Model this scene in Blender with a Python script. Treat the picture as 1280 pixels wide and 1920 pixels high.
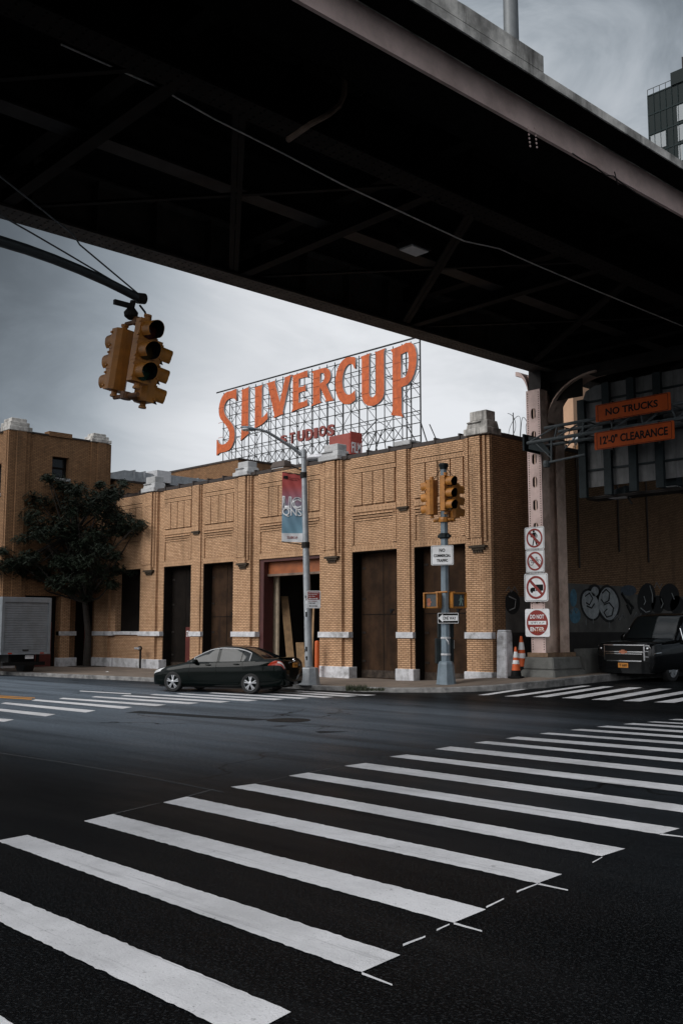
import bpy, bmesh, math, random
from math import sin, cos, pi, radians, sqrt, atan2
from mathutils import Vector, Matrix
random.seed(7)
SC = bpy.context.scene
COL = SC.collection
for o in list(bpy.data.objects): bpy.data.objects.remove(o)

# ------------------------------------------------------------------ camera
CAMH = 1.85
FPX = 1867.0                       # focal length in pixels of the 1280x1920 photograph
TILT = math.atan(220 / FPX)
AZ = radians(44.2)                 # angle between view direction and the street (-X)
cd = bpy.data.cameras.new('camera'); cam = bpy.data.objects.new('camera', cd); COL.objects.link(cam)
cam.location = (0, 0, CAMH)
cam.rotation_euler = (pi / 2 + TILT, 0, pi / 2 - AZ)
cd.sensor_fit = 'VERTICAL'; cd.sensor_height = 36.0
cd.lens = 36.0 * FPX / 1920.0
cd.clip_start = 0.1; cd.clip_end = 5000
SC.camera = cam

def ray(px, py):
    a = px - 640; b = 960 - py
    fw = FPX * cos(TILT) - b * sin(TILT); up = b * cos(TILT) + FPX * sin(TILT)
    return (-cos(AZ) * fw + sin(AZ) * a, sin(AZ) * fw + cos(AZ) * a, up)
def onZ(px, py, z=0.0):
    d = ray(px, py); s = (z - CAMH) / d[2]; return Vector((d[0] * s, d[1] * s, z))
def onY(px, py, Y):
    d = ray(px, py); s = Y / d[1]; return Vector((d[0] * s, Y, CAMH + d[2] * s))
def onX(px, py, X):
    d = ray(px, py); s = X / d[0]; return Vector((X, d[1] * s, CAMH + d[2] * s))

# ------------------------------------------------------------------ world, sun, exposure
SUN_DIR = Vector((-0.22, -0.90, 0.58)).normalized()
W = bpy.data.worlds.new('World'); SC.world = W; W.use_nodes = True
nt = W.node_tree; nt.nodes.clear()
def nn(t, x=None, **k):
    n = t.nodes.new(x)
    for a, b in k.items(): setattr(n, a, b)
    return n
def math_(t, op, a, b=None, c=None, clamp=False):
    n = t.nodes.new('ShaderNodeMath'); n.operation = op; n.use_clamp = clamp
    for i, v in enumerate((a, b, c)):
        if v is None: continue
        if isinstance(v, (int, float)): n.inputs[i].default_value = v
        else: t.links.new(v, n.inputs[i])
    return n.outputs[0]
def mrange(t, v, a, b, c, d, smooth=True):
    n = t.nodes.new('ShaderNodeMapRange')
    if smooth: n.interpolation_type = 'SMOOTHSTEP'
    t.links.new(v, n.inputs[0])
    for i, q in enumerate((a, b, c, d)): n.inputs[i + 1].default_value = q
    return n.outputs[0]
def mixc(t, fac, a, b, mode='MIX'):
    n = t.nodes.new('ShaderNodeMix'); n.data_type = 'RGBA'; n.blend_type = mode
    for sock, v in ((n.inputs[0], fac), (n.inputs[6], a), (n.inputs[7], b)):
        if isinstance(v, (int, float)): sock.default_value = v
        elif isinstance(v, (tuple, list)): sock.default_value = tuple(v) + ((1,) if len(v) == 3 else ())
        else: t.links.new(v, sock)
    return n.outputs[2]
tc = nn(nt, 'ShaderNodeTexCoord'); DIR = tc.outputs['Generated']
def dotdir(v):
    n = nt.nodes.new('ShaderNodeVectorMath'); n.operation = 'DOT_PRODUCT'
    nt.links.new(DIR, n.inputs[0]); n.inputs[1].default_value = Vector(v).normalized(); return n.outputs['Value']
gap = mrange(nt, dotdir(ray(600, 840)), cos(radians(33)), cos(radians(6)), 0.0, 1.0)      # bright break in the overcast above the roofs
back = mrange(nt, dotdir((0.12, -0.80, 0.68)), 0.15, 0.95, 0.0, 1.0)                       # unseen bright sky lobe added to light the facade and edge girder
low = mrange(nt, dotdir(ray(-330, 430)), cos(radians(23)), cos(radians(6)), 0.0, 1.0)       # dark bank over the street's far end
n1 = nn(nt, 'ShaderNodeTexNoise'); n1.inputs['Scale'].default_value = 4.4; n1.inputs['Detail'].default_value = 7; n1.inputs['Roughness'].default_value = .6; n1.inputs['Distortion'].default_value = .5
mp = nn(nt, 'ShaderNodeMapping'); mp.inputs['Scale'].default_value = (1, 1, 2.6); nt.links.new(DIR, mp.inputs[0]); nt.links.new(mp.outputs[0], n1.inputs['Vector'])
cl = mrange(nt, n1.outputs[0], .34, .66, 0.48, 1.24)
L = math_(nt, 'ADD', math_(nt, 'MULTIPLY', gap, 0.48), 0.19)
L = math_(nt, 'ADD', L, math_(nt, 'MULTIPLY', back, 1.0))
L = math_(nt, 'MULTIPLY', L, math_(nt, 'SUBTRACT', 1.0, math_(nt, 'MULTIPLY', low, 0.76)))
clm = math_(nt, 'ADD', math_(nt, 'MULTIPLY', math_(nt, 'SUBTRACT', cl, 1.0), math_(nt, 'SUBTRACT', 1.0, math_(nt, 'MULTIPLY', gap, .78))), 1.0)
L = math_(nt, 'MULTIPLY', L, clm)
tint = mixc(nt, mrange(nt, L, .08, .7, 0, 1), (.86, 1.0, 1.14), (.96, .985, 1.025))
cc = nn(nt, 'ShaderNodeVectorMath', operation='SCALE'); nt.links.new(tint, cc.inputs[0]); nt.links.new(math_(nt, 'MULTIPLY', L, 10.0), cc.inputs['Scale'])
sky = nn(nt, 'ShaderNodeTexSky', sky_type='NISHITA', sun_disc=False)
sky.sun_elevation = math.asin(SUN_DIR.z); sky.sun_rotation = atan2(SUN_DIR.x, SUN_DIR.y)
mx = mixc(nt, 0.97, sky.outputs[0], cc.outputs[0])
bg = nn(nt, 'ShaderNodeBackground'); bg.inputs['Strength'].default_value = 0.10
nt.links.new(mx, bg.inputs['Color'])
ow = nn(nt, 'ShaderNodeOutputWorld'); nt.links.new(bg.outputs[0], ow.inputs[0])

sd = bpy.data.lights.new('sun', 'SUN'); sd.energy = 1.5; sd.angle = radians(40); sd.color = (1, .975, .945)
so = bpy.data.objects.new('sun', sd); COL.objects.link(so)
so.rotation_euler = SUN_DIR.to_track_quat('Z', 'Y').to_euler(); so.location = SUN_DIR * 60
SC.view_settings.view_transform = 'Standard'; SC.view_settings.look = 'None'
SC.view_settings.exposure = 0.25; SC.view_settings.gamma = 1.0
SC.view_settings.use_curve_mapping = False
SC.render.resolution_x = 682; SC.render.resolution_y = 1024

# ------------------------------------------------------------------ materials
MATS = {}
def lin(r, g, b):
    f = lambda c: (c / 255 / 12.92) if c / 255 < .04045 else ((c / 255 + .055) / 1.055) ** 2.4
    return (f(r), f(g), f(b))
def mat(name, col, rough=.6, metal=0.0, var=.18, scale=6.0, bump=0.0, spec=.5, coat=0.0, streak=0.0, dirt=None, dirtamt=.0, dscale=1.5):
    if name in MATS: return MATS[name]
    m = bpy.data.materials.new(name); m.use_nodes = True; t = m.node_tree
    b = t.nodes['Principled BSDF']
    b.inputs['Roughness'].default_value = rough; b.inputs['Metallic'].default_value = metal
    b.inputs['Specular IOR Level'].default_value = spec
    if coat: b.inputs['Coat Weight'].default_value = coat; b.inputs['Coat Roughness'].default_value = .04
    g = nn(t, 'ShaderNodeNewGeometry')
    n = nn(t, 'ShaderNodeTexNoise'); n.inputs['Scale'].default_value = scale; n.inputs['Detail'].default_value = 6; n.inputs['Roughness'].default_value = .65
    t.links.new(g.outputs['Position'], n.inputs['Vector'])
    lo = tuple(c * (1 - var) for c in col); hi = tuple(min(1, c * (1 + var)) for c in col)
    out = mixc(t, mrange(t, n.outputs[0], .3, .7, 0, 1), lo, hi)
    if streak or dirt:
        mpn = nn(t, 'ShaderNodeMapping'); mpn.inputs['Scale'].default_value = (dscale * 2.2, dscale * 2.2, dscale * .25) if streak else (dscale,) * 3
        t.links.new(g.outputs['Position'], mpn.inputs[0])
        n2 = nn(t, 'ShaderNodeTexNoise'); n2.inputs['Scale'].default_value = 1.0; n2.inputs['Detail'].default_value = 8; n2.inputs['Roughness'].default_value = .7
        t.links.new(mpn.outputs[0], n2.inputs['Vector'])
        out = mixc(t, mrange(t, n2.outputs[0], .45, .72, 0, dirtamt or streak), out, dirt or tuple(c * .3 for c in col))
    t.links.new(out, b.inputs['Base Color'])
    if bump:
        n3 = nn(t, 'ShaderNodeTexNoise'); n3.inputs['Scale'].default_value = scale * 6; n3.inputs['Detail'].default_value = 4
        t.links.new(g.outputs['Position'], n3.inputs['Vector'])
        bp = nn(t, 'ShaderNodeBump'); bp.inputs['Strength'].default_value = bump; bp.inputs['Distance'].default_value = .02
        t.links.new(n3.outputs[0], bp.inputs['Height']); t.links.new(bp.outputs[0], b.inputs['Normal'])
    MATS[name] = m; return m

def brick(name, c1, c2, mortar, soldier=False, bw=.205, rh=.064, ms=.011, stain=.5):
    m = bpy.data.materials.new(name); m.use_nodes = True; t = m.node_tree; b = t.nodes['Principled BSDF']
    b.inputs['Roughness'].default_value = .85; b.inputs['Specular IOR Level'].default_value = .25
    g = nn(t, 'ShaderNodeNewGeometry')
    sp = nn(t, 'ShaderNodeSeparateXYZ'); t.links.new(g.outputs['Position'], sp.inputs[0])
    sn = nn(t, 'ShaderNodeSeparateXYZ'); t.links.new(g.outputs['True Normal'], sn.inputs[0])
    ax = math_(t, 'GREATER_THAN', math_(t, 'ABSOLUTE', sn.outputs[0]), .5)
    u = math_(t, 'ADD', math_(t, 'MULTIPLY', sp.outputs[1], ax), math_(t, 'MULTIPLY', sp.outputs[0], math_(t, 'SUBTRACT', 1.0, ax)))
    cb = nn(t, 'ShaderNodeCombineXYZ')
    t.links.new(u, cb.inputs[1 if soldier else 0]); t.links.new(sp.outputs[2], cb.inputs[0 if soldier else 1])
    br = nn(t, 'ShaderNodeTexBrick'); t.links.new(cb.outputs[0], br.inputs['Vector'])
    br.inputs['Scale'].default_value = 1.0; br.inputs['Brick Width'].default_value = bw; br.inputs['Row Height'].default_value = rh
    br.inputs['Mortar Size'].default_value = ms; br.inputs['Mortar Smooth'].default_value = .15; br.inputs['Bias'].default_value = -.15
    br.inputs['Color1'].default_value = c1 + (1,); br.inputs['Color2'].default_value = c2 + (1,); br.inputs['Mortar'].default_value = mortar + (1,)
    n = nn(t, 'ShaderNodeTexNoise'); n.inputs['Scale'].default_value = .55; n.inputs['Detail'].default_value = 8; n.inputs['Roughness'].default_value = .7
    t.links.new(g.outputs['Position'], n.inputs['Vector'])
    col = mixc(t, mrange(t, n.outputs[0], .42, .75, 0, stain), br.outputs['Color'], tuple(c * .42 for c in c1))
    mpn = nn(t, 'ShaderNodeMapping'); mpn.inputs['Scale'].default_value = (2.4, 2.4, .22); t.links.new(g.outputs['Position'], mpn.inputs[0])
    n2 = nn(t, 'ShaderNodeTexNoise'); n2.inputs['Scale'].default_value = 1; n2.inputs['Detail'].default_value = 6; t.links.new(mpn.outputs[0], n2.inputs['Vector'])
    col = mixc(t, mrange(t, n2.outputs[0], .5, .78, 0, .45), col, (.07, .045, .025))
    n4 = nn(t, 'ShaderNodeTexNoise'); n4.inputs['Scale'].default_value = 7.0; n4.inputs['Detail'].default_value = 5; t.links.new(g.outputs['Position'], n4.inputs['Vector'])
    col = mixc(t, .7, col, mixc(t, n4.outputs[0], (.55, .5, .46), (1.35, 1.38, 1.42)), 'MULTIPLY')
    t.links.new(col, b.inputs['Base Color'])
    bp = nn(t, 'ShaderNodeBump'); bp.inputs['Strength'].default_value = .6; bp.inputs['Distance'].default_value = .01; bp.invert = True
    t.links.new(br.outputs['Fac'], bp.inputs['Height']); t.links.new(bp.outputs[0], b.inputs['Normal'])
    MATS[name] = m; return m

M_BRICK = brick('tan_brick', (.63, .385, .225), (.50, .292, .162), (.165, .10, .056), stain=.5)
M_SOLD = brick('soldier_brick', (.63, .385, .225), (.52, .305, .17), (.18, .11, .062), soldier=True, bw=.235, rh=.066)
M_BRICKS = brick('sooty_shaded_side_brick', (.34, .20, .11), (.25, .142, .076), (.08, .048, .027), stain=.5)  # soot plus the bridge's shade, both put into the brick colour
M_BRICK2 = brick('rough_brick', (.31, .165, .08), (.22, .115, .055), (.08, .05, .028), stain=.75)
M_ASPH = None
def asphalt():
    m = bpy.data.materials.new('asphalt'); m.use_nodes = True; t = m.node_tree; b = t.nodes['Principled BSDF']
    g = nn(t, 'ShaderNodeNewGeometry'); P = g.outputs['Position']
    def noise(s, d=5, r=.6, sc=None):
        n = nn(t, 'ShaderNodeTexNoise'); n.inputs['Scale'].default_value = s; n.inputs['Detail'].default_value = d; n.inputs['Roughness'].default_value = r
        if sc:
            q = nn(t, 'ShaderNodeMapping'); q.inputs['Scale'].default_value = sc; t.links.new(P, q.inputs[0]); t.links.new(q.outputs[0], n.inputs['Vector'])
        else: t.links.new(P, n.inputs['Vector'])
        return n.outputs[0]
    col = mixc(t, mrange(t, noise(85, 3, .8), .35, .68, 0, 1), (.0004, .0006, .0008), (.0050, .0062, .0072))
    col = mixc(t, mrange(t, noise(.35, 6, .6, (.35, 1.6, 1)), .38, .68, 0, .5), col, (.0085, .0092, .0102))
    col = mixc(t, mrange(t, noise(.9, 5, .6, (.18, 2.2, 1)), .56, .70, 0, .6), col, (.010, .0105, .011))
    col = mixc(t, math_(t, 'MULTIPLY', mrange(t, noise(50, 1, .5), .57, .64, 0, 1, False), .9), col, (.022, .024, .026))
    col = mixc(t, mrange(t, noise(10, 4, .75), .50, .72, 0, .6), col, (.011, .0125, .014))
    sxyz = nn(t, 'ShaderNodeSeparateXYZ'); t.links.new(P, sxyz.inputs[0])      # sky light on the mid road put into the colour as paler grey
    lit_road = math_(t, 'MULTIPLY', mrange(t, sxyz.outputs[1], 5.5, 10.5, 0, 1), mrange(t, sxyz.outputs[1], 16, 21, 1, 0))
    lit_road = math_(t, 'MULTIPLY', lit_road, mrange(t, sxyz.outputs[0], -14.5, -8.5, 1, .12))
    lit_road = math_(t, 'MULTIPLY', lit_road, mrange(t, noise(.7, 5, .6, (.12, 1.5, 1)), .3, .62, .45, 1))
    col = mixc(t, math_(t, 'MULTIPLY', lit_road, .95), col, mixc(t, mrange(t, noise(26, 5, .85), .36, .64, 0, 1), (.065, .081, .098), (.24, .285, .335)))
    v = nn(t, 'ShaderNodeTexVoronoi', feature='DISTANCE_TO_EDGE'); v.inputs['Scale'].default_value = .22
    w = nn(t, 'ShaderNodeVectorMath', operation='ADD'); t.links.new(P, w.inputs[0])
    nd = nn(t, 'ShaderNodeTexNoise'); nd.inputs['Scale'].default_value = 1.2; t.links.new(P, nd.inputs['Vector']); t.links.new(nd.outputs['Color'], w.inputs[1]); t.links.new(w.outputs[0], v.inputs['Vector'])
    crack = mrange(t, v.outputs['Distance'], .0, .009, .9, 0)
    crack = math_(t, 'MULTIPLY', crack, mrange(t, noise(.25, 2), .47, .56, 0, 1))
    col = mixc(t, crack, col, (.005, .005, .005))
    t.links.new(col, b.inputs['Base Color'])
    t.links.new(mrange(t, noise(.5, 5, .6, (.4, 1.5, 1)), .3, .7, .30, .46), b.inputs['Roughness'])
    b.inputs['Specular IOR Level'].default_value = .012
    bp = nn(t, 'ShaderNodeBump'); bp.inputs['Strength'].default_value = .7; bp.inputs['Distance'].default_value = .012
    t.links.new(noise(110, 2, .7), bp.inputs['Height']); t.links.new(bp.outputs[0], b.inputs['Normal'])
    return m
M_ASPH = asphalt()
def paint(name, col, wear=.5):
    m = bpy.data.materials.new(name); m.use_nodes = True; t = m.node_tree; b = t.nodes['Principled BSDF']
    g = nn(t, 'ShaderNodeNewGeometry'); P = g.outputs['Position']
    def noise(s, d=6, r=.7, sc=None):
        n = nn(t, 'ShaderNodeTexNoise'); n.inputs['Scale'].default_value = s; n.inputs['Detail'].default_value = d; n.inputs['Roughness'].default_value = r
        if sc:
            q = nn(t, 'ShaderNodeMapping'); q.inputs['Scale'].default_value = sc; t.links.new(P, q.inputs[0]); t.links.new(q.outputs[0], n.inputs['Vector'])
        else: t.links.new(P, n.inputs['Vector'])
        return n.outputs[0]
    c = mixc(t, mrange(t, noise(.8), .35, .7, 0, .85), col, tuple(x * .66 for x in col))
    c = mixc(t, mrange(t, noise(2.2, 6, .7, (.12, 3.5, 1)), .54, .68, 0, .62), c, tuple(x * .42 for x in col))
    c = mixc(t, mrange(t, noise(60, 2, .5), .62, .74, 0, .5), c, tuple(x * .35 for x in col))
    c = mixc(t, mrange(t, noise(9, 8, .8), .60, .66, 0, wear), c, (.05, .05, .052))
    t.links.new(c, b.inputs['Base Color']); b.inputs['Roughness'].default_value = .7; b.inputs['Specular IOR Level'].default_value = .35
    bp = nn(t, 'ShaderNodeBump'); bp.inputs['Strength'].default_value = .5; bp.inputs['Distance'].default_value = .008
    t.links.new(noise(55, 3), bp.inputs['Height']); t.links.new(bp.outputs[0], b.inputs['Normal'])
    return m
M_WPAINT = paint('road_white', (.80, .79, .80)); M_YPAINT = paint('road_yellow', (.55, .24, .03))

M_CONC = mat('concrete', (.44, .44, .44), .9, var=.25, scale=3, bump=.3, dirt=(.08, .08, .075), dirtamt=.6)
M_CONCD = mat('weathered_concrete', (.46, .44, .41), .9, var=.5, scale=2.0, bump=.5, dirt=(.022, .020, .017), dirtamt=1.0, streak=1.0, dscale=.9)
M_WALK = mat('sidewalk_concrete', (.20, .155, .12), .9, var=.25, scale=1.4, bump=.2, dirt=(.05, .04, .032), dirtamt=.7, dscale=.7)
def pavement():
    m = MATS['sidewalk_concrete']; t = m.node_tree; b = t.nodes['Principled BSDF']; src = b.inputs['Base Color'].links[0].from_socket
    g = nn(t, 'ShaderNodeNewGeometry'); br = nn(t, 'ShaderNodeTexBrick'); t.links.new(g.outputs['Position'], br.inputs['Vector']); br.offset = 0
    for k, v in (('Scale', 1.0), ('Brick Width', 1.5), ('Row Height', 1.5), ('Mortar Size', .014), ('Mortar Smooth', .3)): br.inputs[k].default_value = v
    br.inputs['Color1'].default_value = (1, 1, 1, 1); br.inputs['Color2'].default_value = (.78, .78, .78, 1); br.inputs['Mortar'].default_value = (.25, .25, .25, 1)
    t.links.new(mixc(t, 1.0, src, br.outputs['Color'], 'MULTIPLY'), b.inputs['Base Color'])
pavement()
M_KERB = mat('granite', (.20, .195, .19), .85, var=.4, scale=4, bump=.3, dirt=(.03, .03, .03), dirtamt=.85)
M_WCONC = mat('white_painted_concrete', (.56, .56, .58), .85, var=.16, scale=4, bump=.2, dirt=(.13, .12, .11), dirtamt=.75, dscale=2.2)
M_COPING = mat('dark_metal_coping', (.028, .018, .014), .6, var=.3)
M_BROWND = mat('brown_door', (.036, .019, .010), .8, var=.45, scale=1.4, streak=.75, dirt=(.012, .008, .006), dscale=1.0, spec=.12)
M_BLACKD = mat('dark_door', (.008, .0058, .0045), .8, var=.3, scale=2, spec=.1)
M_REDD = mat('red_door', (.09, .014, .010), .55, var=.25, scale=2)
M_ORSTEEL = mat('orange_steel', (.30, .085, .022), .55, var=.2, scale=2, dirt=(.10, .03, .012), dirtamt=.6)
M_PINK = mat('pink_grey_steel', (.66, .50, .46), .75, var=.15, scale=1.2, dirt=(.26, .18, .155), dirtamt=.5, dscale=.8, spec=.3)
M_TANST = mat('rusty_tan_steel', (.17, .115, .085), .7, var=.3, scale=2.5, dirt=(.05, .03, .02), dirtamt=.7)
M_DKST = mat('dark_steel', (.022, .018, .016), .7, var=.35, scale=2, dirt=(.008, .006, .005), dirtamt=.7, spec=.25)
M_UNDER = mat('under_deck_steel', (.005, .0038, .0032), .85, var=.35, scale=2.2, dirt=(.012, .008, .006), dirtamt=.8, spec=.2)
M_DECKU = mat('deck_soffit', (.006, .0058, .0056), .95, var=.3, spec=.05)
M_GALV = mat('galvanised_steel', (.36, .38, .40), .5, .35, var=.15, scale=5, dirt=(.16, .17, .18), dirtamt=.5)
M_GREEN = mat('blue_grey_paint', (.17, .22, .26), .5, var=.15, scale=4, dirt=(.07, .09, .10), dirtamt=.5)
M_DKGREEN = mat('dark_green_grey_paint', (.016, .022, .024), .6, var=.25, scale=4, spec=.15)
M_YEL = mat('signal_yellow', (.42, .165, .022), .5, var=.15, scale=5, dirt=(.16, .06, .012), dirtamt=.5, dscale=3)
M_BLK = mat('black_plastic', (.005, .005, .005), .6, var=.2, spec=.15)
M_RUB = mat('rubber', (.012, .012, .012), .8, var=.2)
M_SIGNW = mat('sign_white', (.80, .80, .81), .4, var=.06, scale=4, dirt=(.35, .34, .33), dirtamt=.4)
M_SIGNB = mat('sign_black', (.005, .005, .005), .6, var=.1, spec=.15)
M_SIGNR = mat('sign_red', (.24, .018, .012), .45, var=.12)
M_SIGNO = mat('sign_orange', (.40, .064, .007), .6, spec=.2, var=.1, dirt=(.35, .07, .01), dirtamt=.4)
M_LETO = mat('faded_orange_panel', (.50, .098, .018), .65, var=.2, scale=4, streak=.6, dirt=(.27, .048, .012), dscale=1.3)
M_LETW = mat('letter_return', (.55, .55, .56), .6, var=.1)
M_LETR = mat('dark_red_letter', (.22, .045, .035), .6, var=.15)
M_SCAF = mat('scaffold_steel', (.016, .017, .018), .6, var=.3)
M_TRIMG = mat('alloy', (.42, .43, .45), .35, .6, var=.05)
M_CHROME = mat('chrome', (.75, .75, .76), .1, 1.0, var=.03)
M_CARG = mat('dark_green_car_paint', (.0030, .0052, .0046), .08, .0, var=.1, spec=.17)
M_CARB = mat('black_car_paint', (.005, .0055, .006), .06, .0, var=.1, spec=.34)
M_LAMPR = mat('red_lens', (.35, .03, .012), .15, var=.1, coat=.6)
M_LAMPC = mat('clear_lens', (.60, .60, .60), .12, var=.1, coat=.6)
M_PLATE = mat('orange_plate', (.52, .20, .02), .4, var=.08)
M_STEELR = mat('billboard_red', (.25, .05, .035), .6, var=.12, scale=1.5)
M_LEAF = mat('leaf', (.0095, .0145, .0085), .6, var=.6, scale=1.8, spec=.2)
M_BARK = mat('bark', (.018, .014, .011), .9, var=.4, scale=10, bump=.5)
M_TRUCK = mat('truck_aluminium', (.19, .205, .22), .5, .2, var=.12, scale=3, streak=.35, dirt=(.15, .15, .15), dscale=2)
M_ORBOL = mat('bollard_orange', (.50, .09, .012), .5, var=.12)
M_CONE = mat('cone_orange', (.62, .10, .015), .55, var=.1)
M_PLY = mat('plywood', (.26, .16, .08), .8, var=.25, scale=4)
M_TANW = mat('tan_interior', (.46, .37, .26), .8, var=.2)
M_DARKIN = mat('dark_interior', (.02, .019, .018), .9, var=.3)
M_ROOFM = mat('roof_membrane', (.12, .12, .12), .9, var=.2)
M_TOWTAN = mat('tan_tower_wall', (.44, .27, .17), .85, var=.1, scale=.6)
def glass(name, col, rough=.04, spec=1.0):
    m = mat(name, col, rough, 0.0, var=.05, spec=spec); return m
M_GLASS = glass('car_glass', (.010, .013, .014), .05, .35)
M_GLASSB = glass('tower_glass', (.006, .0125, .013), .10, .04)
M_GLASSL = glass('pale_tower_glass', (.09, .115, .13), .06, .4)
M_WINDK = glass('window_glass', (.012, .014, .016), .08, .5)

# ------------------------------------------------------------------ mesh builder
ROOTM = {}
def rootm(o): return ROOTM.get(o.name, Matrix.Identity(4))
class MB:
    def __init__(s): s.v = []; s.f = []; s.M = None
    def add(s, vs, fs):
        b = len(s.v)
        for p in vs:
            p = Vector(p); s.v.append(s.M @ p if s.M else p)
        s.f += [tuple(b + i for i in f) for f in fs]; return s
    def box(s, x0, x1, y0, y1, z0, z1):
        if x0 > x1: x0, x1 = x1, x0
        if y0 > y1: y0, y1 = y1, y0
        if z0 > z1: z0, z1 = z1, z0
        return s.add([(x0, y0, z0), (x1, y0, z0), (x1, y1, z0), (x0, y1, z0), (x0, y0, z1), (x1, y0, z1), (x1, y1, z1), (x0, y1, z1)],
                     [(0, 3, 2, 1), (4, 5, 6, 7), (0, 1, 5, 4), (1, 2, 6, 5), (2, 3, 7, 6), (3, 0, 4, 7)])
    def taper(s, c, w0, d0, w1, d1, z0, z1):
        x, y = c
        return s.add([(x - w0, y - d0, z0), (x + w0, y - d0, z0), (x + w0, y + d0, z0), (x - w0, y + d0, z0), (x - w1, y - d1, z1), (x + w1, y - d1, z1), (x + w1, y + d1, z1), (x - w1, y + d1, z1)],
                     [(0, 3, 2, 1), (4, 5, 6, 7), (0, 1, 5, 4), (1, 2, 6, 5), (2, 3, 7, 6), (3, 0, 4, 7)])
    def prism(s, poly, y0, y1):           # polygon in (x, z), extruded along y
        n = len(poly)
        return s.add([(x, y0, z) for x, z in poly] + [(x, y1, z) for x, z in poly],
                     [tuple(range(n)), tuple(range(2 * n - 1, n - 1, -1))] + [(i, i + n, (i + 1) % n + n, (i + 1) % n) for i in range(n)])
    def prismz(s, poly, z0, z1):
        n = len(poly)
        return s.add([(x, y, z0) for x, y in poly] + [(x, y, z1) for x, y in poly],
                     [tuple(range(n - 1, -1, -1)), tuple(range(n, 2 * n))] + [(i, (i + 1) % n, (i + 1) % n + n, i + n) for i in range(n)])
    def prismx(s, poly, x0, x1):          # polygon in (y, z)
        n = len(poly)
        return s.add([(x0, y, z) for y, z in poly] + [(x1, y, z) for y, z in poly],
                     [tuple(range(n - 1, -1, -1)), tuple(range(n, 2 * n))] + [(i, (i + 1) % n, (i + 1) % n + n, i + n) for i in range(n)])
    def tube(s, p0, p1, r0, r1=None, n=8, cap=True):
        r1 = r0 if r1 is None else r1
        p0 = Vector(p0); p1 = Vector(p1); d = (p1 - p0).normalized()
        a = d.orthogonal().normalized(); b = d.cross(a)
        vs = [p0 + (a * cos(2 * pi * i / n) + b * sin(2 * pi * i / n)) * r0 for i in range(n)] + [p1 + (a * cos(2 * pi * i / n) + b * sin(2 * pi * i / n)) * r1 for i in range(n)]
        fs = [(i, (i + 1) % n, (i + 1) % n + n, i + n) for i in range(n)]
        if cap: fs += [tuple(range(n - 1, -1, -1)), tuple(range(n, 2 * n))]
        return s.add(vs, fs)
    def path(s, pts, r, n=6, radii=None):
        pts = [Vector(p) for p in pts]; N = len(pts); vs = []; a = None
        for i, p in enumerate(pts):
            d = (pts[min(i + 1, N - 1)] - pts[max(i - 1, 0)]).normalized()
            a = d.orthogonal().normalized() if a is None else (a - d * a.dot(d)).normalized()
            b = d.cross(a); rr = radii[i] if radii else r
            vs += [p + (a * cos(2 * pi * k / n) + b * sin(2 * pi * k / n)) * rr for k in range(n)]
        fs = [(i * n + k, i * n + (k + 1) % n, (i + 1) * n + (k + 1) % n, (i + 1) * n + k) for i in range(N - 1) for k in range(n)]
        fs += [tuple(range(n - 1, -1, -1)), tuple(range((N - 1) * n, N * n))]
        return s.add(vs, fs)
    def bar(s, p0, p1, w, h):             # rectangular bar between two points
        p0 = Vector(p0); p1 = Vector(p1); d = (p1 - p0).normalized()
        up = Vector((0, 0, 1)) if abs(d.z) < .95 else Vector((0, 1, 0))
        a = d.cross(up).normalized() * w / 2; b = a.cross(d).normalized() * h / 2
        vs = [p + q for p in (p0, p1) for q in (-a - b, a - b, a + b, -a + b)]
        return s.add(vs, [(0, 3, 2, 1), (4, 5, 6, 7), (0, 1, 5, 4), (1, 2, 6, 5), (2, 3, 7, 6), (3, 0, 4, 7)])
    def lathe(s, prof, n=16, c=(0, 0, 0), axis='z', cap=True):
        vs = []; N = len(prof)
        for r, z in prof:
            for k in range(n):
                u, w = r * cos(2 * pi * k / n), r * sin(2 * pi * k / n)
                q = {'z': (u, w, z), 'y': (u, z, w), 'x': (z, u, w)}[axis]
                vs.append((c[0] + q[0], c[1] + q[1], c[2] + q[2]))
        fs = [(i * n + k, i * n + (k + 1) % n, (i + 1) * n + (k + 1) % n, (i + 1) * n + k) for i in range(N - 1) for k in range(n)]
        if cap: fs += [tuple(range(n - 1, -1, -1)), tuple(range((N - 1) * n, N * n))]
        return s.add(vs, fs)
    def ell(s, c, r, n=12, m=8):
        vs = [(c[0] + r[0] * sin(pi * i / m) * cos(2 * pi * k / n), c[1] + r[1] * sin(pi * i / m) * sin(2 * pi * k / n), c[2] + r[2] * cos(pi * i / m)) for i in range(m + 1) for k in range(n)]
        fs = [(i * n + k, (i + 1) * n + k, (i + 1) * n + (k + 1) % n, i * n + (k + 1) % n) for i in range(m) for k in range(n)]
        return s.add(vs, fs)
    def dome(s, c, d, r):                 # rivet head
        d = Vector(d).normalized(); a = d.orthogonal().normalized(); b = d.cross(a); c = Vector(c)
        vs = [c + (a * cos(k * pi / 3) + b * sin(k * pi / 3)) * r for k in range(6)] + [c + (a * cos(k * pi / 3) + b * sin(k * pi / 3)) * r * .6 + d * r * .55 for k in range(6)]
        return s.add(vs, [(k, (k + 1) % 6, (k + 1) % 6 + 6, k + 6) for k in range(6)] + [tuple(range(6, 12))])
    def grid(s, fn, nu, nv):
        vs = [fn(i / nu, j / nv) for i in range(nu + 1) for j in range(nv + 1)]
        return s.add(vs, [(i * (nv + 1) + j, (i + 1) * (nv + 1) + j, (i + 1) * (nv + 1) + j + 1, i * (nv + 1) + j + 1) for i in range(nu) for j in range(nv)])
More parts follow.
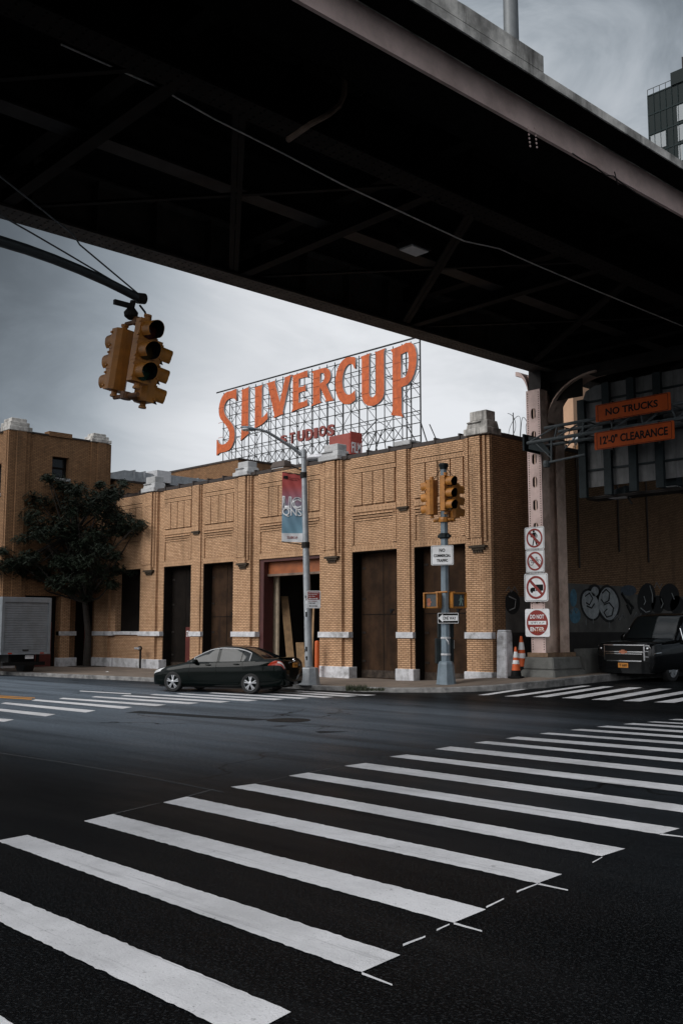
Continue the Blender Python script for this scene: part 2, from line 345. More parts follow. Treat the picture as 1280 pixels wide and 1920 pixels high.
    def build(s, name, m, parent=None, world=False, smooth=0, bevel=0):
        me = bpy.data.meshes.new(name)
        vs = s.v
        if parent is not None and world:
            inv = rootm(parent).inverted(); vs = [inv @ p for p in vs]
        me.from_pydata([tuple(p) for p in vs], [], s.f); me.update()
        bm = bmesh.new(); bm.from_mesh(me); bmesh.ops.remove_doubles(bm, verts=bm.verts, dist=1e-5)
        bmesh.ops.recalc_face_normals(bm, faces=bm.faces)
        if bevel: 
            bmesh.ops.bevel(bm, geom=[e for e in bm.edges if len(e.link_faces) == 2 and e.calc_face_angle(0) > .6], offset=bevel, segments=1, affect='EDGES', clamp_overlap=True)
        if smooth:
            for f in bm.faces: f.smooth = True
            for e in bm.edges:
                if len(e.link_faces) == 2 and e.calc_face_angle(0) > radians(smooth): e.smooth = False
        bm.to_mesh(me); bm.free()
        me.materials.append(m)
        o = bpy.data.objects.new(name, me); COL.objects.link(o)
        if parent is not None: o.parent = parent
        ROOTM[o.name] = rootm(parent) if parent is not None else Matrix.Identity(4)
        return o
def thing(name, label, cat, loc=(0, 0, 0), rz=0, group=None, rx=0, ry=0):
    o = bpy.data.objects.new(name, None); COL.objects.link(o); o.empty_display_size = .2
    o.location = loc; o.rotation_euler = (rx, ry, rz)
    ROOTM[o.name] = Matrix.Translation(Vector(loc)) @ o.rotation_euler.to_matrix().to_4x4()
    o['label'] = label; o['category'] = cat
    if group: o['group'] = group
    return o
def tag(o, label, cat, group=None):
    o['label'] = label; o['category'] = cat
    if group: o['group'] = group
    return o
def struct(o, kind='structure'): o['kind'] = kind; return o
def copy_tree(o, parent=None):
    c = o.copy(); COL.objects.link(c)
    if parent is not None: c.parent = parent
    for ch in list(o.children): copy_tree(ch, c)
    return c
def curve_mesh(splines, depth):
    """closed outlines (holes allowed) in (x, y) -> filled mesh, extruded +-depth/2 in z"""
    cu = bpy.data.curves.new('outline', 'CURVE'); cu.dimensions = '2D'; cu.fill_mode = 'BOTH'; cu.extrude = depth / 2
    for pts in splines:
        sp = cu.splines.new('POLY'); sp.points.add(len(pts) - 1); sp.use_cyclic_u = True
        for p, q in zip(sp.points, pts): p.co = (q[0], q[1], 0, 1)
    ob = bpy.data.objects.new('outline', cu); COL.objects.link(ob)
    me = bpy.data.meshes.new_from_object(ob); bpy.data.objects.remove(ob); bpy.data.curves.remove(cu)
    return me
def text_mesh(s, depth=.004, bold=0.0):
    cu = bpy.data.curves.new('text', 'FONT'); cu.body = s; cu.size = 1; cu.extrude = depth / 2; cu.offset = bold; cu.resolution_u = 3
    cu.align_x = 'CENTER'; cu.align_y = 'CENTER'
    ob = bpy.data.objects.new('text', cu); COL.objects.link(ob)
    me = bpy.data.meshes.new_from_object(ob); bpy.data.objects.remove(ob); bpy.data.curves.remove(cu)
    return me
def place_mesh(name, me, m, parent, M):
    me.transform(M); me.materials.clear(); me.materials.append(m); me.name = name
    o = bpy.data.objects.new(name, me); COL.objects.link(o)
    if parent is not None: o.parent = parent
    return o
RX = Matrix.Rotation(pi / 2, 4, 'X')       # text plane -> upright, facing -Y
def text_fit(name, s, m, parent, cx, cz, w, h, y, depth=.004, bold=.0, M=None):
    """lettering fitted into a w x h box centred at (cx, cz) on a face looking along -Y at y"""
    me = text_mesh(s, 1.0, bold)
    xs = [v.co.x for v in me.vertices]; ys = [v.co.y for v in me.vertices]
    W_, H_ = max(xs) - min(xs), max(ys) - min(ys)
    T = Matrix.Translation((-(max(xs) + min(xs)) / 2, -(max(ys) + min(ys)) / 2, 0))
    S = Matrix.Diagonal((w / W_, h / H_, depth, 1))
    X = Matrix.Translation((cx, y - depth / 2, cz)) @ RX @ S @ T
    return place_mesh(name, me, m, parent, (M @ X) if M else X)
def rrect(cx, cz, w, h, r, n=4):
    out = []
    for (sx, sz, a0) in ((1, -1, -pi / 2), (1, 1, 0), (-1, 1, pi / 2), (-1, -1, pi)):
        for i in range(n + 1):
            a = a0 + i * pi / 2 / n
            out.append((cx + sx * (w / 2 - r) + r * cos(a), cz + sz * (h / 2 - r) + r * sin(a)))
    return out
def circ(cx, cz, r, n=32, rz=None): return [(cx + r * cos(2 * pi * i / n), cz + (rz or r) * sin(2 * pi * i / n)) for i in range(n)]
def ringmb(mb, cx, cz, r0, r1, y0, y1, n=36):
    for i in range(n):
        a, b = 2 * pi * i / n, 2 * pi * (i + 1) / n
        q = [(cx + r0 * cos(a), cz + r0 * sin(a)), (cx + r1 * cos(a), cz + r1 * sin(a)), (cx + r1 * cos(b), cz + r1 * sin(b)), (cx + r0 * cos(b), cz + r0 * sin(b))]
        mb.prism(q, y0, y1)
# ------------------------------------------------------------------ ground
def S(t): t = max(0.0, min(1.0, t)); return t * t * (3 - 2 * t)
def road_z(x, y): return .30 * S((y - 19) / 9) * S((x + 23) / 6)
def walk_z(x, y): return road_z(x, y) + .13 + .08 * S((x + 23) / 4) * S((y - 22) / 3)
def onG(px, py, dz=0.0, fn=road_z):
    z = 0.0
    for _ in range(30):
        p = onZ(px, py, z); z = .5 * z + .5 * (fn(p.x, p.y) + dz)
    return Vector((p.x, p.y, fn(p.x, p.y) + dz))
def axis(lo, hi, step, far):
    v = []; x = lo
    while x <= hi + 1e-6: v.append(x); x += step
    a = [lo - d for d in far][::-1]; b = [hi + d for d in far]
    return a + v + b
gx = axis(-46, 14, 1.0, (6, 20, 60, 200, 700, 2500)); gy = axis(-10, 50, 1.0, (6, 20, 60, 200, 700, 2500))
mb = MB(); nx, ny = len(gx), len(gy)
mb.v = [Vector((x, y, road_z(x, y))) for x in gx for y in gy]
mb.f = [(i * ny + j, (i + 1) * ny + j, (i + 1) * ny + j + 1, i * ny + j + 1) for i in range(nx - 1) for j in range(ny - 1)]
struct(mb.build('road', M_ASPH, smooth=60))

pairs = [((-90, 17.0), (-90, 26)), ((-60, 17.6), (-60, 26)), ((-40, 18.75), (-40, 26)), ((-31, 20.1), (-31, 26)), ((-25, 20.9), (-25, 26)), ((-21.7, 21.2), (-22, 26)),
         ((-19.9, 21.5), (-20.5, 26)), ((-18.5, 22.1), (-19.8, 26)), ((-17.4, 23.0), (-19.5, 26.2)), ((-16.6, 24.3), (-19.4, 26.6)), ((-16.3, 26), (-19.3, 27.2)), ((-16.2, 29), (-19.3, 29)), ((-16.2, 40), (-19.3, 40)), ((-16.2, 80), (-19.3, 80))]
fine = []
for (a, b), (c, d) in zip(pairs[:-1], pairs[1:]):
    n = max(1, int(max(abs(a[0] - c[0]), abs(a[1] - c[1])) / 1.2))
    for k in range(n):
        t = k / n; fine.append(((a[0] + (c[0] - a[0]) * t, a[1] + (c[1] - a[1]) * t), (b[0] + (d[0] - b[0]) * t, b[1] + (d[1] - b[1]) * t)))
fine.append(pairs[-1])
KW = .16
mb = MB(); NV = 8; vs = []; kvs = []
for i, (a, b) in enumerate(fine):
    q0 = Vector(fine[max(i - 1, 0)][0]); q1 = Vector(fine[min(i + 1, len(fine) - 1)][0]); t = (q1 - q0).normalized(); nrm = Vector((-t.y, t.x))
    k = Vector(a) + nrm * KW
    for j in range(NV + 1):
        u = j / NV; x, y = k.x + (b[0] - k.x) * u, k.y + (b[1] - k.y) * u
        vs.append((x, y, walk_z(x, y)))
    zr = road_z(*a)
    kvs += [(a[0], a[1], zr - .1), (a[0], a[1], walk_z(*a) - .012), (a[0] + nrm.x * .02, a[1] + nrm.y * .02, walk_z(*a) + .006), (k.x, k.y, walk_z(k.x, k.y) + .006), (k.x, k.y, zr - .1)]
mb.add(vs, [(i * (NV + 1) + j, (i + 1) * (NV + 1) + j, (i + 1) * (NV + 1) + j + 1, i * (NV + 1) + j + 1) for i in range(len(fine) - 1) for j in range(NV)])
struct(mb.build('sidewalk', M_WALK))
mb = MB().add(kvs, [(i * 5 + j, (i + 1) * 5 + j, (i + 1) * 5 + j + 1, i * 5 + j + 1) for i in range(len(fine) - 1) for j in range(4)])
struct(mb.build('kerb', M_KERB))

JR = random.Random(21)
def ground_quad(mb, L1, L2, R2, R1, n=10, dz=.004):
    """painted bar given by its four corners in the photograph, laid on the road"""
    a, b, c, d = [onG(*p) for p in (L1, L2, R2, R1)]
    vs = []; n = max(n, min(110, int((d - a).length / .04))); wd = (b - a).length; jt = min(.0042, wd * .02)
    for i in range(n + 1):
        t = i / n; p, q = a.lerp(d, t), b.lerp(c, t); e = (q - p).normalized()
        p = p + e * JR.gauss(0, jt); q = q + e * JR.gauss(0, jt)
        for s in (p, q): vs.append((s.x, s.y, road_z(s.x, s.y) + dz))
    mb.add(vs, [(2 * i, 2 * i + 2, 2 * i + 3, 2 * i + 1) for i in range(n)])
near = [((-520, 1690), (-420, 1660), (150, 1995), (30, 2060)), ((-235, 1618), (-170, 1602), (547, 1898), (455, 1947)),
 ((-5, 1577), (52, 1566), (750, 1792), (677, 1824)), ((157, 1540), (212, 1527), (911, 1706), (850, 1731)), ((306, 1505), (351, 1494), (1053, 1640), (1007, 1657)),
 ((432, 1476), (478, 1470), (1171, 1592), (1127, 1606)), ((541, 1455), (578, 1449), (1273, 1554), (1235, 1565)), ((644, 1436.5), (685, 1431), (1362, 1521), (1325, 1530)),
 ((730, 1419), (762, 1415), (1440, 1492), (1405, 1501)), ((815, 1405), (844, 1400), (1510, 1469), (1480, 1476)), ((888, 1393), (912, 1390), (1580, 1452), (1550, 1455.5)),
 ((947, 1385), (970, 1381.5), (1640, 1434), (1612, 1439)), ((1010, 1376), (1028, 1374), (1700, 1422), (1675, 1427)), ((1068, 1369), (1088, 1367), (1755, 1412), (1730, 1417)),
 ((1117, 1363), (1138, 1361), (1810, 1404), (1785, 1408)), ((1167, 1358), (1186, 1356), (1860, 1397), (1840, 1401)), ((1211, 1354), (1228, 1353), (1910, 1390), (1890, 1394)), ((1252, 1349.5), (1270, 1348.4), (1950, 1383), (1935, 1386))]
mb = MB()
for q in near: ground_quad(mb, *q)
for a, b, w in (((678, 1826), (735, 1848), 2.2), ((850, 1732), (903, 1747), 2), ((1008, 1658), (1064, 1670), 1.6), ((1236, 1564.5), (1290, 1571), 1.4), ((755, 1773), (797, 1757), 2.2), ((818, 1745), (842, 1734), 1.6), ((911, 1702), (944, 1686), 1.8), ((968, 1673), (1012, 1656), 1.6), ((1110, 1618), (1128, 1608), 1.2)):
    ground_quad(mb, (a[0], a[1] + w), (a[0], a[1] - w), (b[0], b[1] - w * .7), (b[0], b[1] + w * .7), 3)
struct(mb.build('near_crosswalk', M_WPAINT))
mb = MB()
for a, b, w in (((351, 1494), (402, 1480), .7), ((212, 1527), (300, 1506), .6), ((578, 1449), (640, 1437), .5), ((478, 1470), (540, 1456), .5)): ground_quad(mb, (a[0], a[1] + w), (a[0], a[1] - w), (b[0], b[1] - w * .7), (b[0], b[1] + w * .7), 3)
struct(mb.build('road_marking', mat('faded_paint', (.085, .085, .085), .8, var=.4, scale=8)))
mb = MB()
for (l, ly), (r, ry), w in (((-90, 1340), (27, 1349.5), 7), ((-40, 1325), (105, 1339.5), 6.5), ((11, 1317), (180, 1332.5), 6), ((68, 1311.5), (249, 1326), 5.2), ((119, 1308.5), (312, 1321.5), 4.6), ((180, 1305.5), (373, 1318), 4.2), ((235, 1303.5), (432, 1315.5), 3.8),
        ((290, 1301.5), (484, 1313), 3.5), ((339, 1300), (533, 1310.8), 3.2), ((400, 1298.5), (580, 1308.8), 3), ((470, 1297.5), (626, 1307), 2.8), ((520, 1296.3), (670, 1305), 2.6), ((560, 1295.2), (705, 1303.2), 2.4)):
    ground_quad(mb, (l - 9, ly + w * .42), (l, ly), (r, ry), (r - 19, ry + w * .62))
ground_quad(mb, (150, 1296.4), (150, 1295.2), (246, 1300.6), (246, 1302), 4)
struct(mb.build('far_crosswalk', M_WPAINT))
mb = MB()
for q in (((895, 1303.5), (1035, 1282.5), (1050, 1282.5), (915, 1303.5)), ((944, 1306), (1090, 1286), (1108, 1286), (970, 1306)), ((997, 1307), (1130, 1287), (1150, 1287.5), (1025, 1307.5)), ((1052, 1309), (1178, 1289), (1203, 1289.5), (1085, 1310)),
          ((1107, 1312), (1235, 1291), (1259, 1291.5), (1142, 1313)), ((1166, 1314.5), (1285, 1295), (1307, 1296), (1200, 1315.5)), ((1225, 1317), (1335, 1299), (1356, 1300), (1262, 1318)), ((1285, 1319), (1385, 1303), (1405, 1304), (1320, 1320))):
    ground_quad(mb, *q)
ground_quad(mb, (1063, 1279.4), (1063, 1278), (1115, 1269.8), (1115, 1271), 4)
struct(mb.build('side_street_crosswalk', M_WPAINT))
mb = MB()
ground_quad(mb, (-60, 1305.4), (-60, 1302.8), (60, 1310.3), (60, 1312.2), 4); ground_quad(mb, (-60, 1302.2), (-60, 1300.2), (66, 1308.3), (66, 1309.6), 4)
struct(mb.build('lane_line', M_YPAINT))
# dark patches and a pale seam in the road surface
mb = MB()
for q in (((235, 1336), (262, 1333), (510, 1349.5), (470, 1351.5)), ((590, 1372), (600, 1370.5), (655, 1372), (600, 1375))): ground_quad(mb, *q, dz=.002)
struct(mb.build('road_patch', mat('tar_patch', (.032, .035, .038), .7, var=.4, scale=12, spec=.05)))
mb = MB()
for a, b in (((0, 1412), (120, 1430)), ((120, 1430), (270, 1456)), ((270, 1456), (420, 1486))): ground_quad(mb, (a[0], a[1] + .8), (a[0], a[1] - .6), (b[0], b[1] - .6), (b[0], b[1] + .8), dz=.003)
struct(mb.build('road_seam', mat('seam_grey', (.045, .048, .052), .8, var=.5, scale=9)))
# manhole
p = onG(541, 1350.5); mt = thing('manhole_cover', 'dark round iron manhole cover in the middle of the road', 'manhole cover', (p.x, p.y, road_z(p.x, p.y)))
MB().lathe([(.36, -.01), (.36, .008), (0.01, .008)], 28).build('lid', mat('cast_iron', (.014, .0135, .013), .6, .4, var=.4, scale=20, bump=.8), mt)
MB().lathe([(.46, -.01), (.45, .006), (.37, .006), (.37, -.01)], 28).build('ring', M_DKST, mt)

# ------------------------------------------------------------------ studio building
Yf = 25.2; XR = -19.07; XL = -42.9; ZL = 4.6; ZW = 8.02; ZB = -.3
B = thing('brick_building', 'long tan brick industrial building with tall dark doorways and white stone band', 'building', (XR, Yf, 0))
def bb(m, name): return m.build(name, bb_m, B, world=True)
piers = [(-20.12, XR), (-23.15, -22.40), (-26.96, -25.37), (-32.12, -30.6), (-35.1, -34.3), (-38.92, -37.22)]
w = MB()
for a, b in piers: w.box(a, b, Yf, Yf + .55, ZB, ZL)
w.box(XL, -41.13, Yf, Yf + .55, ZB, ZL)
w.box(-41.13, -38.92, Yf, Yf + .55, ZB, 1.60)
w.box(XL, XR, Yf, Yf + .55, ZL, ZW)
w.build('wall', M_BRICK, B, world=True)
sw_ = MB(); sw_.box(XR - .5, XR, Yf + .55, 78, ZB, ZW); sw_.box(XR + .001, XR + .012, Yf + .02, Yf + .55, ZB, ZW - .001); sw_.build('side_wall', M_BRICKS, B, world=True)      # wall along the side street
MB().box(XL, XR - .5, Yf + .55, 78, 7.5, 7.7).build('roof', M_ROOFM, B, world=True)
# coping
c = MB(); c.box(XL, XR + .03, Yf - .07, Yf + .6, ZW, ZW + .13); c.box(XR - .55, XR + .05, Yf + .6, 78, ZW, ZW + .13)
x = XL + .5
while x < XR - 1: c.box(x, x + .07, Yf - .10, Yf + .3, ZW + .02, ZW + .20); x += 1.05
y = Yf + 2
while y < 60: c.box(XR - .2, XR + .08, y, y + .07, ZW + .02, ZW + .20); y += 1.05
c.build('coping', M_COPING, B, world=True)
major = [(-20.12, XR, .30, .72), (-26.96, -25.37, .28, .58), (-32.12, -30.6, .28, .58), (-38.92, -37.22, .28, .58), (XL, -41.13, .25, .6)]
for a, b, s0, s1 in major:
    p = MB(); W_ = b - a; e = a + W_ * (1.0 if b == XR else .74)
    p.box(a + .02, e, Yf - .12, Yf, ZB, ZW - .01)
    x0, x1 = a + W_ * s0, a + W_ * s1
    p.box(x0 - .20, x0 - .08, Yf - .19, Yf - .12, 4.75, ZW - .02); p.box(x1 + .07, x1 + .16, Yf - .19, Yf - .12, 4.62, ZW - .02)
    p.box(x0, x1, Yf - .24, Yf - .12, 4.74, 7.4); p.box(x0, x1, Yf - .24, Yf - .12, 7.62, ZW - .02)
    pr = p.build('pier', M_BRICK, B, world=True)
    for q in ((x0, x1, Yf - .22, Yf - .12, 4.50, 4.735), (x0, x1, Yf - .25, Yf - .12, 7.405, 7.615)): MB().box(*q).build('soldier_course', M_SOLD, pr, world=True)
    q = MB(); q.box(x0 - .05, x1 + .16, Yf - .27, Yf - .12, 4.42, 4.495); q.box(x0 + .03, x1 + .08, Yf - .22, Yf - .12, 4.35, 4.418)
    for k in range(4): xx = x0 + .05 + (x1 - x0 - .1) * k / 3.5; q.box(xx, xx + .07, Yf - .18, Yf - .12, 4.26, 4.348)
    q.build('corbel', mat('dark_brick', (.05, .035, .022), .9, var=.4, scale=20), pr, world=True)  # corbels in a much darker brick tone
for a, b in ((-23.15, -22.40), (-35.1, -34.3)):
    p = MB(); x0, x1 = a + .12, b - .20
    p.box(a + .02, b - .14, Yf - .06, Yf, ZB, ZW - .02); p.box(x0, x1, Yf - .15, Yf - .06, 6.28, ZW - .02)
    pr = p.build('pier', M_BRICK, B, world=True)
    q = MB(); q.box(x0, x1, Yf - .14, Yf - .06, 6.03, 6.275); q.build('soldier_course', M_SOLD, pr, world=True)
    q = MB(); q.box(x0 - .02, x1 + .04, Yf - .16, Yf - .06, 5.96, 6.025); q.box(x0 + .06, x1 - .02, Yf - .12, Yf - .06, 5.88, 5.955); q.build('corbel', MATS['dark_brick'], pr, world=True)
# bay fields between piers
for a, b, n in ((-22.40, -20.12, 4), (-25.37, -23.15, 4), (-30.6, -26.96, 6), (-34.3, -32.12, 4), (-37.22, -35.1, 4), (-41.13, -38.92, 4)):
    l, r = a + .02, b - .02; rel = MB()
    for k, d in enumerate((.035, .06, .085)): rel.box(l + .06, r - .06, Yf - d, Yf, 5.70 + k * .095, 5.70 + k * .095 + .06)
    for q in ((l, r, Yf - .05, Yf, 6.01, 6.22), (l, r, Yf - .07, Yf, 7.45, 7.60), (l, r, Yf - .025, Yf, 4.61, 4.84)): MB().box(*q).build('soldier_course', M_SOLD, B, world=True)
    rel.box(l, r, Yf - .09, Yf, 7.62, ZW - .015)
    g = .055; pw = (r - l - g * (n + 1)) / n
    for k in range(n): x0 = l + g + k * (pw + g); rel.box(x0, x0 + pw, Yf - .075, Yf, 6.26, 7.43)
    rel.box(l, l + .09, Yf - .05, Yf, 4.86, 5.97); rel.box(r - .16, r, Yf - .05, Yf, 4.86, 5.97)
    rel.build('brick_panels', M_BRICK, B, world=True)
# stone plinths, band and caps
for a, b in piers + [(XL, -41.13)]:
    d = .22 if b - a > .9 else .14
    MB().box(a - .03, b + (.05 if b != XR else .02), Yf - d, Yf + .2, ZB, .53).build('plinth', M_WCONC, B, world=True, bevel=.02)
    MB().box(a - .01, b + .01, Yf - d + .03, Yf + .2, 1.56, 1.76).build('stone_band', M_WCONC, B, world=True)
MB().box(-41.1, -38.95, Yf - .10, Yf + .02, ZB, .53).build('plinth', M_WCONC, B, world=True)
MB().box(-41.12, -38.93, Yf - .12, Yf + .2, 1.605, 1.76).build('stone_band', M_WCONC, B, world=True)
for a, b, h, dark in ((-20.25, XR + .06, .80, 1), (-27.05, -25.45, .62, 0), (-32.15, -30.72, .60, 0), (-38.95, -37.35, .72, 0)):
    cx = (a + b) / 2 - (.12 if b < XR - 1 else 0); hw = (b - a) / 2 * (.66 if b < XR - 1 else .78); p = MB(); z = ZW + .02; cy = Yf + .12; cx += 0 if b < XR - 1 else .12
    p.box(cx - hw, cx + hw, cy - .40, cy + .36, z, z + h * .28)
    p.taper((cx, cy), hw * .88, .33, hw * .80, .28, z + h * .281, z + h * .60)
    p.box(cx - hw * .70, cx + hw * .70, cy - .24, cy + .24, z + h * .601, z + h)
    p.box(cx - hw * .80, cx + hw * .35, cy - .36, cy - .30, z + h * .50, z + h * .56)
    p.build('pier_cap', M_CONCD if dark else M_CONC, B, world=True, bevel=.02)
MB().box(-23.2, -22.45, Yf - .12, Yf + .5, ZW + .131, ZW + .30).build('pier_cap', M_CONC, B, world=True, bevel=.02)
# doorways
def door(a, b, m, lab=None):
    d = MB(); y = Yf + .46
    d.box(a + .02, b - .02, y, y + .08, ZB, ZL - .02)
    o = d.build('door', m, B, world=True)
    if lab: o['label'] = lab
    f = MB(); f.box(a + .001, a + .025, Yf + .03, y, ZB, ZL - .003); f.box(b - .025, b - .001, Yf + .03, y, ZB, ZL - .003); f.box(a + .026, b - .026, Yf + .03, y, ZL - .03, ZL - .003)
    f.build('frame', M_BLACKD, o, world=True)
    s = MB(); cx = (a + b) / 2
    s.box(cx - .012, cx + .012, y - .008, y - .001, .2, ZL - .1); s.box(a + .05, b - .05, y - .008, y - .001, 2.36, 2.39)
    s.build('seam', M_BLACKD, o, world=True)
    h = MB(); h.box(cx + .32, cx + .42, y - .03, y, 2.42, 2.56); h.box(cx + .36, cx + .50, y - .025, y, 2.50, 2.56); h.build('latch', M_BLK, o, world=True)
    hg = MB()
    for z in (.7, 1.7, 2.9, 4.0):
        for xx in (a + .06, b - .24): hg.box(xx, xx + .18, y - .022, y - .001, z, z + .07)
    hg.build('hinge', M_DKST, o, world=True)
    rb = MB(); rb.box(a + .03, b - .03, y - .018, y - .001, .16, .42); rb.build('kick_plate', mat('kick_plate', (.05, .038, .03), .6, .3, var=.5, scale=5, spec=.2), o, world=True)
    return o
door(-22.40, -20.12, M_BROWND); door(-25.37, -23.15, M_BROWND); door(-34.3, -32.12, M_BROWND)
dC = door(-37.22, -35.1, M_BLACKD)
r = MB().box(-36.05, -35.45, Yf + .40, Yf + .452, .05, 1.95).build('wicket_door', M_REDD, dC, world=True); r['label'] = 'dark red small door lettered in white inside the tall dark doorway'
me_m = Matrix.Translation((-XR, -Yf, 0))
text_fit('lettering', 'STAGE 8', M_SIGNW, r, -35.75, 1.66, .48, .26, Yf + .399, .004, .012, M=me_m)
# blind window in the far left bay
MB().box(-41.13, -38.92, Yf + .30, Yf + .38, 1.76, ZL).build('blind_window', M_BLACKD, B, world=True)
# open loading door
ob = MB(); ob.box(-30.55, -27.0, Yf + .30, Yf + .50, 4.02, 4.48).build('roll_shutter', M_ORSTEEL, B, world=True)
s_ = MB().box(-30.4, -27.05, Yf + .24, Yf + .52, 3.93, 4.015).build('shutter_rail', M_TANST, B, world=True)
fr = MB(); fr.box(-30.598, -30.36, Yf + .05, Yf + .54, ZB, 4.597); fr.box(-27.06, -26.962, Yf + .28, Yf + .54, ZB, 4.0); fr.box(-30.36, -26.962, Yf + .04, Yf + .29, 4.49, 4.597)
fr.build('door_frame', mat('maroon_paint', (.06, .014, .012), .6, var=.2), B, world=True)
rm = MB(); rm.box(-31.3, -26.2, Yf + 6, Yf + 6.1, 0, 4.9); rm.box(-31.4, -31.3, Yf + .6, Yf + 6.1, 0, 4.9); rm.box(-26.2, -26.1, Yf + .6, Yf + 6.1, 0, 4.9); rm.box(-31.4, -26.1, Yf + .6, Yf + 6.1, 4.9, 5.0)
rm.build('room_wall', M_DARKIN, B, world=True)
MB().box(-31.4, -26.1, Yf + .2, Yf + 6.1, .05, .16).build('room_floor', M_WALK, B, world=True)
# grey patch of painted-over wall and its graffiti on the side street
def sx(px, py, dx=.006): q = onX(px, py, XR + dx); return q
for y0, y1, zz in ((25.4, 29.2, 2.9), (29.2, 33.6, 3.42), (33.6, 41, 3.15), (41, 60, 3.3)): MB().box(XR, XR + .004, y0, y1, 1.75, zz).build('painted_patch', mat('patch_grey', (.10, .095, .088), .9, var=.3, scale=1.5), B, world=True)
mat('patch_grey', (.10, .095, .088), .9, var=.3, scale=1.5)
MB().box(XR, XR + .006, 25.4, 60, .0, 1.75).build('painted_base', mat('patch_black', (.022, .02, .019), .9, var=.3, scale=2), B, world=True)
class graf:
    def __init__(s, outs, m, dx): s.o = outs; s.dx = dx
    def build(s, name, m, parent, world=True):
        for o in s.o: MB().prismx([(sx(*q).y, sx(*q).z) for q in o], XR + s.dx - .003, XR + s.dx).build(name, m, parent, world=True)
GW = mat('graffiti_white', (.30, .315, .32), .8, var=.25, scale=6); GB = mat('graffiti_blue', (.07, .17, .24), .8, var=.25, scale=6); GK = mat('graffiti_black', (.008, .008, .008), .8, var=.2)
def blob(cx, cy, rx, ry, rot=0, n=26, sq=.0): 
    out = []
    for i in range(n):
        a = 2 * pi * i / n; u, v = rx * cos(a) * (1 + sq * cos(2 * a)), ry * sin(a)
        out.append((cx + u * cos(rot) - v * sin(rot), cy + u * sin(rot) + v * cos(rot)))
    return out
graf([blob(1106, 1134, 19, 31, -.25), blob(1113, 1108, 12, 13), blob(1139, 1132, 21, 36, -.1, sq=.1)], GK, .011).build('graffiti', GK, B, world=True)
graf([blob(1106, 1134, 15.5, 27, -.25), blob(1114, 1109, 7, 9), blob(1139.5, 1132, 17, 31, -.1, sq=.1)], GW, .015).build('graffiti', GW, B, world=True)
for pts in ([(1128, 1112), (1135, 1105), (1142, 1112), (1140, 1126), (1131, 1131), (1126, 1124)], [(1131, 1134), (1141, 1130), (1149, 1140), (1146, 1154), (1136, 1157), (1131, 1148), (1137, 1142)], [(1096, 1118), (1104, 1112), (1110, 1122), (1104, 1134), (1098, 1130)], [(1099, 1136), (1108, 1140), (1113, 1132)]):
    MB().path([sx(*q, .017) for q in pts], .028, 5).build('graffiti', GK, B, world=True)
graf([blob(1074, 1121, 6.5, 17), blob(1077, 1154, 10, 15)], GB, .012).build('graffiti', GB, B, world=True)
graf([blob(1177, 1107, 15, 10)], GB, .012).build('graffiti', mat('graffiti_faded_blue', (.05, .065, .085), .8, var=.3), B, world=True)
graf([blob(1211, 1124, 17, 31, .1), blob(1232, 1134, 12, 17), blob(1254, 1120, 19, 26), blob(1268, 1135, 13, 18), blob(960, 1130, 14, 22)], GK, .010).build('graffiti', GK, B, world=True)
for pts in ([(1206, 1118), (1209, 1128), (1206, 1134)], [(1217, 1098), (1222, 1115), (1222, 1130)], [(1238, 1122), (1242, 1132), (1238, 1140)], [(1258, 1112), (1263, 1124)], [(1200, 1140), (1210, 1148), (1217, 1146)], [(953, 1118), (966, 1124), (964, 1140), (954, 1144)]):
    MB().path([sx(*q, .013) for q in pts], .022, 5).build('graffiti', GW, B, world=True)
for pts in ([(1164, 1112), (1170, 1122), (1175, 1130)], [(1172, 1124), (1178, 1128)], [(1174, 1134), (1181, 1150), (1184, 1136)], [(1176, 1128), (1186, 1140)]): MB().path([sx(*q, .010) for q in pts], .06, 5).build('graffiti', GK, B, world=True)
# scrawled tags and drips over the grey patch
for pts in ([(1062, 1150), (1066, 1140), (1070, 1152), (1074, 1138), (1079, 1150), (1084, 1142)], [(1150, 1162), (1156, 1154), (1160, 1164), (1166, 1152), (1170, 1160)], [(1186, 1158), (1192, 1148), (1196, 1160), (1201, 1150)], [(1226, 1102), (1230, 1092), (1236, 1104), (1240, 1094)], [(1098, 1160), (1098, 1172)], [(1111, 1160), (1111, 1170)], [(1141, 1166), (1141, 1178)], [(948, 1108), (953, 1100), (958, 1110), (964, 1100), (970, 1112)]): MB().path([sx(*q, .019) for q in pts], .016, 5).build('graffiti', mat('graffiti_scrawl', (.16, .165, .17), .8, var=.3), B, world=True)
# thin pipes down the side wall
for top, bot in (((1080, 855), (1085, 1065)), ((1155, 870), (1159, 1035)), ((1209, 880), (1217, 1055)), ((1053, 960), (1053, 990))):
    a = sx(*top, .05); z1 = sx(*bot, .05).z
    MB().tube((XR + .05, a.y, ZW - .1), (XR + .05, a.y, z1), .035).build('downpipe', M_COPING, B, world=True)

# ------------------------------------------------------------------ corner tower block on the left
XT = -42.9; Yt = 20.5; ZT = 10.95
T = thing('brick_building', 'taller tan brick tower block with stone corner caps at left behind the tree', 'building', (XT, Yt, 0))
def tbox(name, m, *a, **k): return MB().box(*a).build(name, m, T, world=True, **k)
def tX(px, py): return onX(px, py, XT)
wm = MB()
win = (tX(99, 855), tX(129, 898)); wy0, wy1, wz0, wz1 = win[0].y, win[1].y, win[1].z, win[0].z
d1 = (tX(47, 1150).y, tX(112, 1150).y); d2 = (tX(142, 1150).y, tX(181, 1150).y); DZ = 3.4
